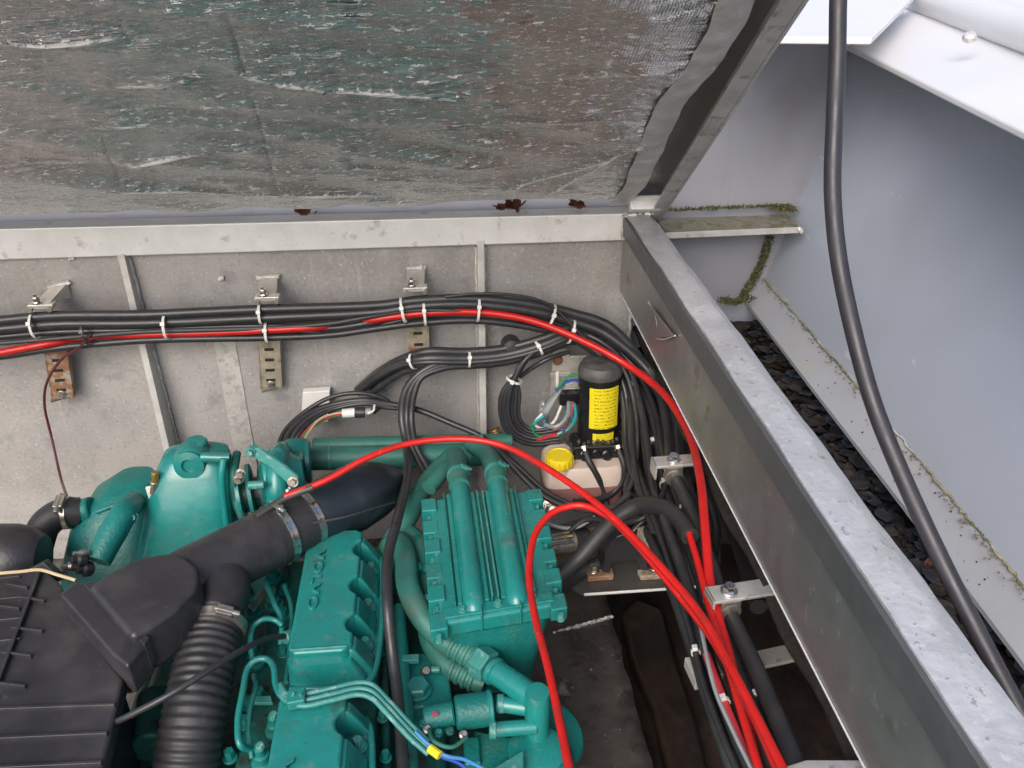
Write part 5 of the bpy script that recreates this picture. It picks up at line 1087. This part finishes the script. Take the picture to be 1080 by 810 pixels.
# tray plate with saddle bracket
tr = root('pump_tray', P(670, 615, Z=-.60), 'dark aluminium tray plate with bent front edge below the pump', 'tray')
ZT = -.58
prism('tray_plate', [P(*q, Z=ZT) for q in [(572, 575), (590, 612), (616, 627), (760, 617), (760, 560), (620, 545)]], (0, 0, -.006), 'tray', tr, bevel=.001)
tube('bright_edge', [P(616, 627, Z=ZT + .002), P(690, 622, Z=ZT + .002), P(760, 617, Z=ZT + .002)], .0030, 'rail', tr, 6)
sdl = root('saddle_bracket', P(655, 600, Z=ZT), 'black saddle shaped bracket standing on the tray', 'bracket')
sa0 = [(635, 604), (639, 580), (650, 566), (664, 562), (676, 570), (682, 586), (684, 602), (676, 602), (672, 592), (646, 594), (643, 605)]
prism('saddle', [P(*q, Y=1.30) for q in sa0], (0, .06, -.005), 'black', sdl, bevel=.004)
prism('foot', [P(*q, Z=ZT + .014) for q in [(618, 600), (646, 598), (648, 607), (620, 609)]], (0, 0, -.013), 'rusty', sdl, bevel=.003)
prism('foot', [P(*q, Z=ZT + .014) for q in [(672, 600), (700, 597), (702, 606), (676, 608)]], (0, 0, -.013), 'rusty', sdl, bevel=.003)
bolt(P(626, 602, Z=ZT + .015), UPZ, .008, .012, 'zinc', sdl); bolt(P(690, 599, Z=ZT + .015), UPZ, .008, .012, 'zinc', sdl)
# ribbed silver ram end with brass collar
rm = root('steering_ram', P(590, 575, Y=1.36), 'silver ribbed cylinder end with brown collar beside the cooler', 'ram')
ra, rb2 = P(560, 577, Y=1.36), P(604, 571, Y=1.38); rd = rb2 - ra
lathe('ram_barrel', ra, rd, [(.027, 0), (.027, rd.length)], 'zinc', rm, 20)
for k in range(7):
    a = R(20 + 24 * k); n1 = Vector((0, -math.sin(a), math.cos(a))).normalized(); boxa('ram_rib', (ra + rb2) / 2 + Vector((0, -.027 * math.cos(a * .9), .027 * math.sin(a * .9))), rd * .49, (0, .004, 0), (0, 0, .0035), 'steel', rm, bevel=.001)
lathe('ram_collar', rb2, rd, [(.029, 0), (.029, .03), (.025, .034)], 'black', rm, 20)
lathe('ram_boss', rb2 + rd.normalized() * .034, rd, [(.022, 0), (.024, .02), (.016, .045)], 'brass', rm, 16)
tube('ram_hose', [P(566, 563, Y=1.37), P(600, 556, Y=1.39), P(640, 540, Y=1.42), P(690, 515, Y=1.46)], .010, 'rubber', rm, 12)
for q in [(572, 534), (583, 537), (578, 530)]: bolt(P(*q, Y=1.46), (-.2, -.6, .6), .006, .010, 'zinc', rm)
# fat conduit and hoses
cable(pathZ([(585, 612, -.46), (610, 590, -.44), (632, 565, -.40), (652, 545, -.36), (676, 533, -.33), (700, 536, -.30), (716, 548, -.285), (728, 566, -.275)]), .0155, 'fat black rubber conduit arching over the tray', 'rubber', name='conduit', cat='conduit', seg=16)
cable(run([(640, 430, 1.70), (660, 455, 1.66), (667, 490, 1.56), (662, 520, 1.46), (672, 545, 1.36), (690, 575, 1.22), (712, 630, 1.05), (735, 700, .90), (765, 790, .74), (780, 830, .69)]), .0100, 'black hose descending from the pump motor into the bay', 'rubber', name='hose', cat='hose', seg=12)
cable(run([(640, 560, 1.40), (665, 525, 1.46), (690, 500, 1.52), (720, 470, 1.60), (770, 430, 1.70)]), .0085, 'black hose crossing diagonally under the rear bar', 'rubber', name='hose', cat='hose', seg=12)
cable(run([(640, 590, 1.36), (612, 605, 1.34), (590, 622, 1.30), (570, 640, 1.26)]), .016, 'dark fat hose slanting down under the cooler corner', 'rubber', name='hose', cat='hose', seg=12)
for k, (l, r_, t_) in enumerate([
    ([(710, 500, -.31), (724, 528, -.305), (738, 562, -.30), (760, 625, -.30), (790, 690, -.30), (825, 770, -.29), (850, 830, -.29)], .0125, 'fat black hose held by the clips of both bolted bars'),
    ([(690, 520, -.32), (704, 560, -.33), (720, 605, -.33), (736, 660, -.33), (752, 715, -.32), (776, 780, -.31), (798, 830, -.31)], .0060, 'black lead on the left edge of the bay bundle'),
    ([(683, 528, -.33), (698, 570, -.35), (712, 612, -.35), (728, 665, -.35), (742, 720, -.34), (764, 780, -.33), (785, 830, -.33)], .0052, 'thin black lead outermost on the left of the bay bundle'),
    ([(716, 540, -.33), (735, 600, -.33), (754, 660, -.33), (776, 720, -.33), (812, 800, -.32), (826, 830, -.32)], .0105, 'black cable deep in the middle of the bay bundle'),
    ([(700, 545, -.30), (716, 590, -.30), (733, 640, -.295), (742, 668, -.295)], .0090, 'shiny corrugated black sleeve in the bay bundle'),
    ([(800, 640, -.45), (775, 560, -.48), (765, 530, -.50), (780, 490, -.52)], .016, 'dark hose low behind the bay bundle')]):
    cable(pathZ(l), r_, t_, 'rubber' if r_ > .009 else 'cable', name='hose' if r_ > .009 else 'cable', cat='hose' if r_ > .009 else 'cable', seg=12)
cable(pathZ([(736, 648, -.28), (742, 676, -.28), (747, 700, -.28), (755, 730, -.285), (775, 775, -.29), (800, 826, -.29)]), .0030, 'thin pale grey wire on the left of the red cables', 'w_grey', name='wire', cat='wire', seg=6)

# ================================================================ CABLE TIES
T = [((39, 343), (1, 0, .05), .030, 'white tie round the run at the twisted left bracket'), ((176, 341), (1, 0, .05), .026, 'white tie round the run just right of the left stiffener'),
     ((276, 333), (1, 0, .03), .022, 'white tie on the upper cables at the middle bracket'), ((281, 352), (1, 0, .03), .014, 'white tie on the red cable at the middle bracket'),
     ((425, 326), (1, 0, .1), .018, 'white tie left of the third bracket'), ((447, 332), (1, 0, .1), .022, 'white tie right of the third bracket'), ((503, 323), (1, 0, 0), .024, 'white tie where the run crosses the thin stiffener'),
     ((580, 333), (1, 0, -.4), .024, 'broad white tie at the start of the bend'), ((602, 348), (1, -.1, -.5), .019, 'white tie with head up on the red cable at the bend'), ((436, 378), (1, -.1, .2), .016, 'white tie on the harness at the rusty bracket end'),
     ((495, 377), (1, 0, 0), .016, 'white tie on the harness at the thin stiffener'), ((566, 364), (1, 0, .4), .016, 'white tie on the harness beside the rubber boot'), ((538, 399), (.25, 0, 1), .020, 'white tie at the neck of the black loop'),
     ((425, 428), (0, 0, 1), .013, 'white tie where the thin leads cross the falling cable'), ((92, 348), (1, 0, .05), .027, 'black tie round the run right of the left bracket')]
def proj(p):
    v = Vector(p) - _c; z = v.dot(_fw); return 540 + FPX * v.dot(_rt) / z, 405 - FPX * v.dot(_up) / z, z
PR = [([(p, *proj(p)) for p in c], r) for c, r in CAB]
def tie_on(q, rpx, lb, mat='tie', single=False, rmax=.027):
    hits = []
    for c, rc in PR:
        best = min(range(len(c)), key=lambda i: (c[i][1] - q[0]) ** 2 + (c[i][2] - q[1]) ** 2)
        dpx = math.hypot(c[best][1] - q[0], c[best][2] - q[1])
        if dpx < rpx: hits.append((dpx, c[best][3], c[best][0], (c[min(best + 1, len(c) - 1)][0] - c[max(best - 1, 0)][0]).normalized(), rc))
    if not hits: return
    hits.sort(key=lambda h: h[0]); d0_ = min(h[1] for h in hits)
    hits = hits[:1] if single else [h for h in hits if h[1] < d0_ + .06]
    ct = sum((h[2] for h in hits), Vector()) / len(hits); t0 = hits[0][3]
    ax_ = sum((h[3] * (1 if h[3].dot(t0) > 0 else -1) for h in hits), Vector()).normalized()
    rad = min(max((h[2] - ct).length + h[4] for h in hits) + .0006, rmax)
    hv = (_c - ct).normalized() + UPZ * .15
    tie(ct, ax_, rad, lb, 'white cable ties', mat, .0055, head=hv)
for q, ax_, r_, lb in T: tie_on(q, r_ * 480, lb, 'cable' if lb.startswith('black') else 'tie', rmax=.018 if q[1] > 356 else .027)
for q, rp, lb in [((797, 736), 8, 'white tie round red cable and fat hose near the bottom'), ((765, 738), 9, 'white tie on the deep red cable near the bottom'), ((736, 688), 9, 'white tie on the thin leads left of the bay bundle'),
                  ((724, 537), 8, 'white tie on the fat hose behind the upright red cable'), ((689, 466), 8, 'white tie just behind the rear bolted bar'), ((698, 512), 8, 'white tie just in front of the rear bolted bar')]:
    tie_on(q, rp, lb, single=rp < 12, rmax=.017)
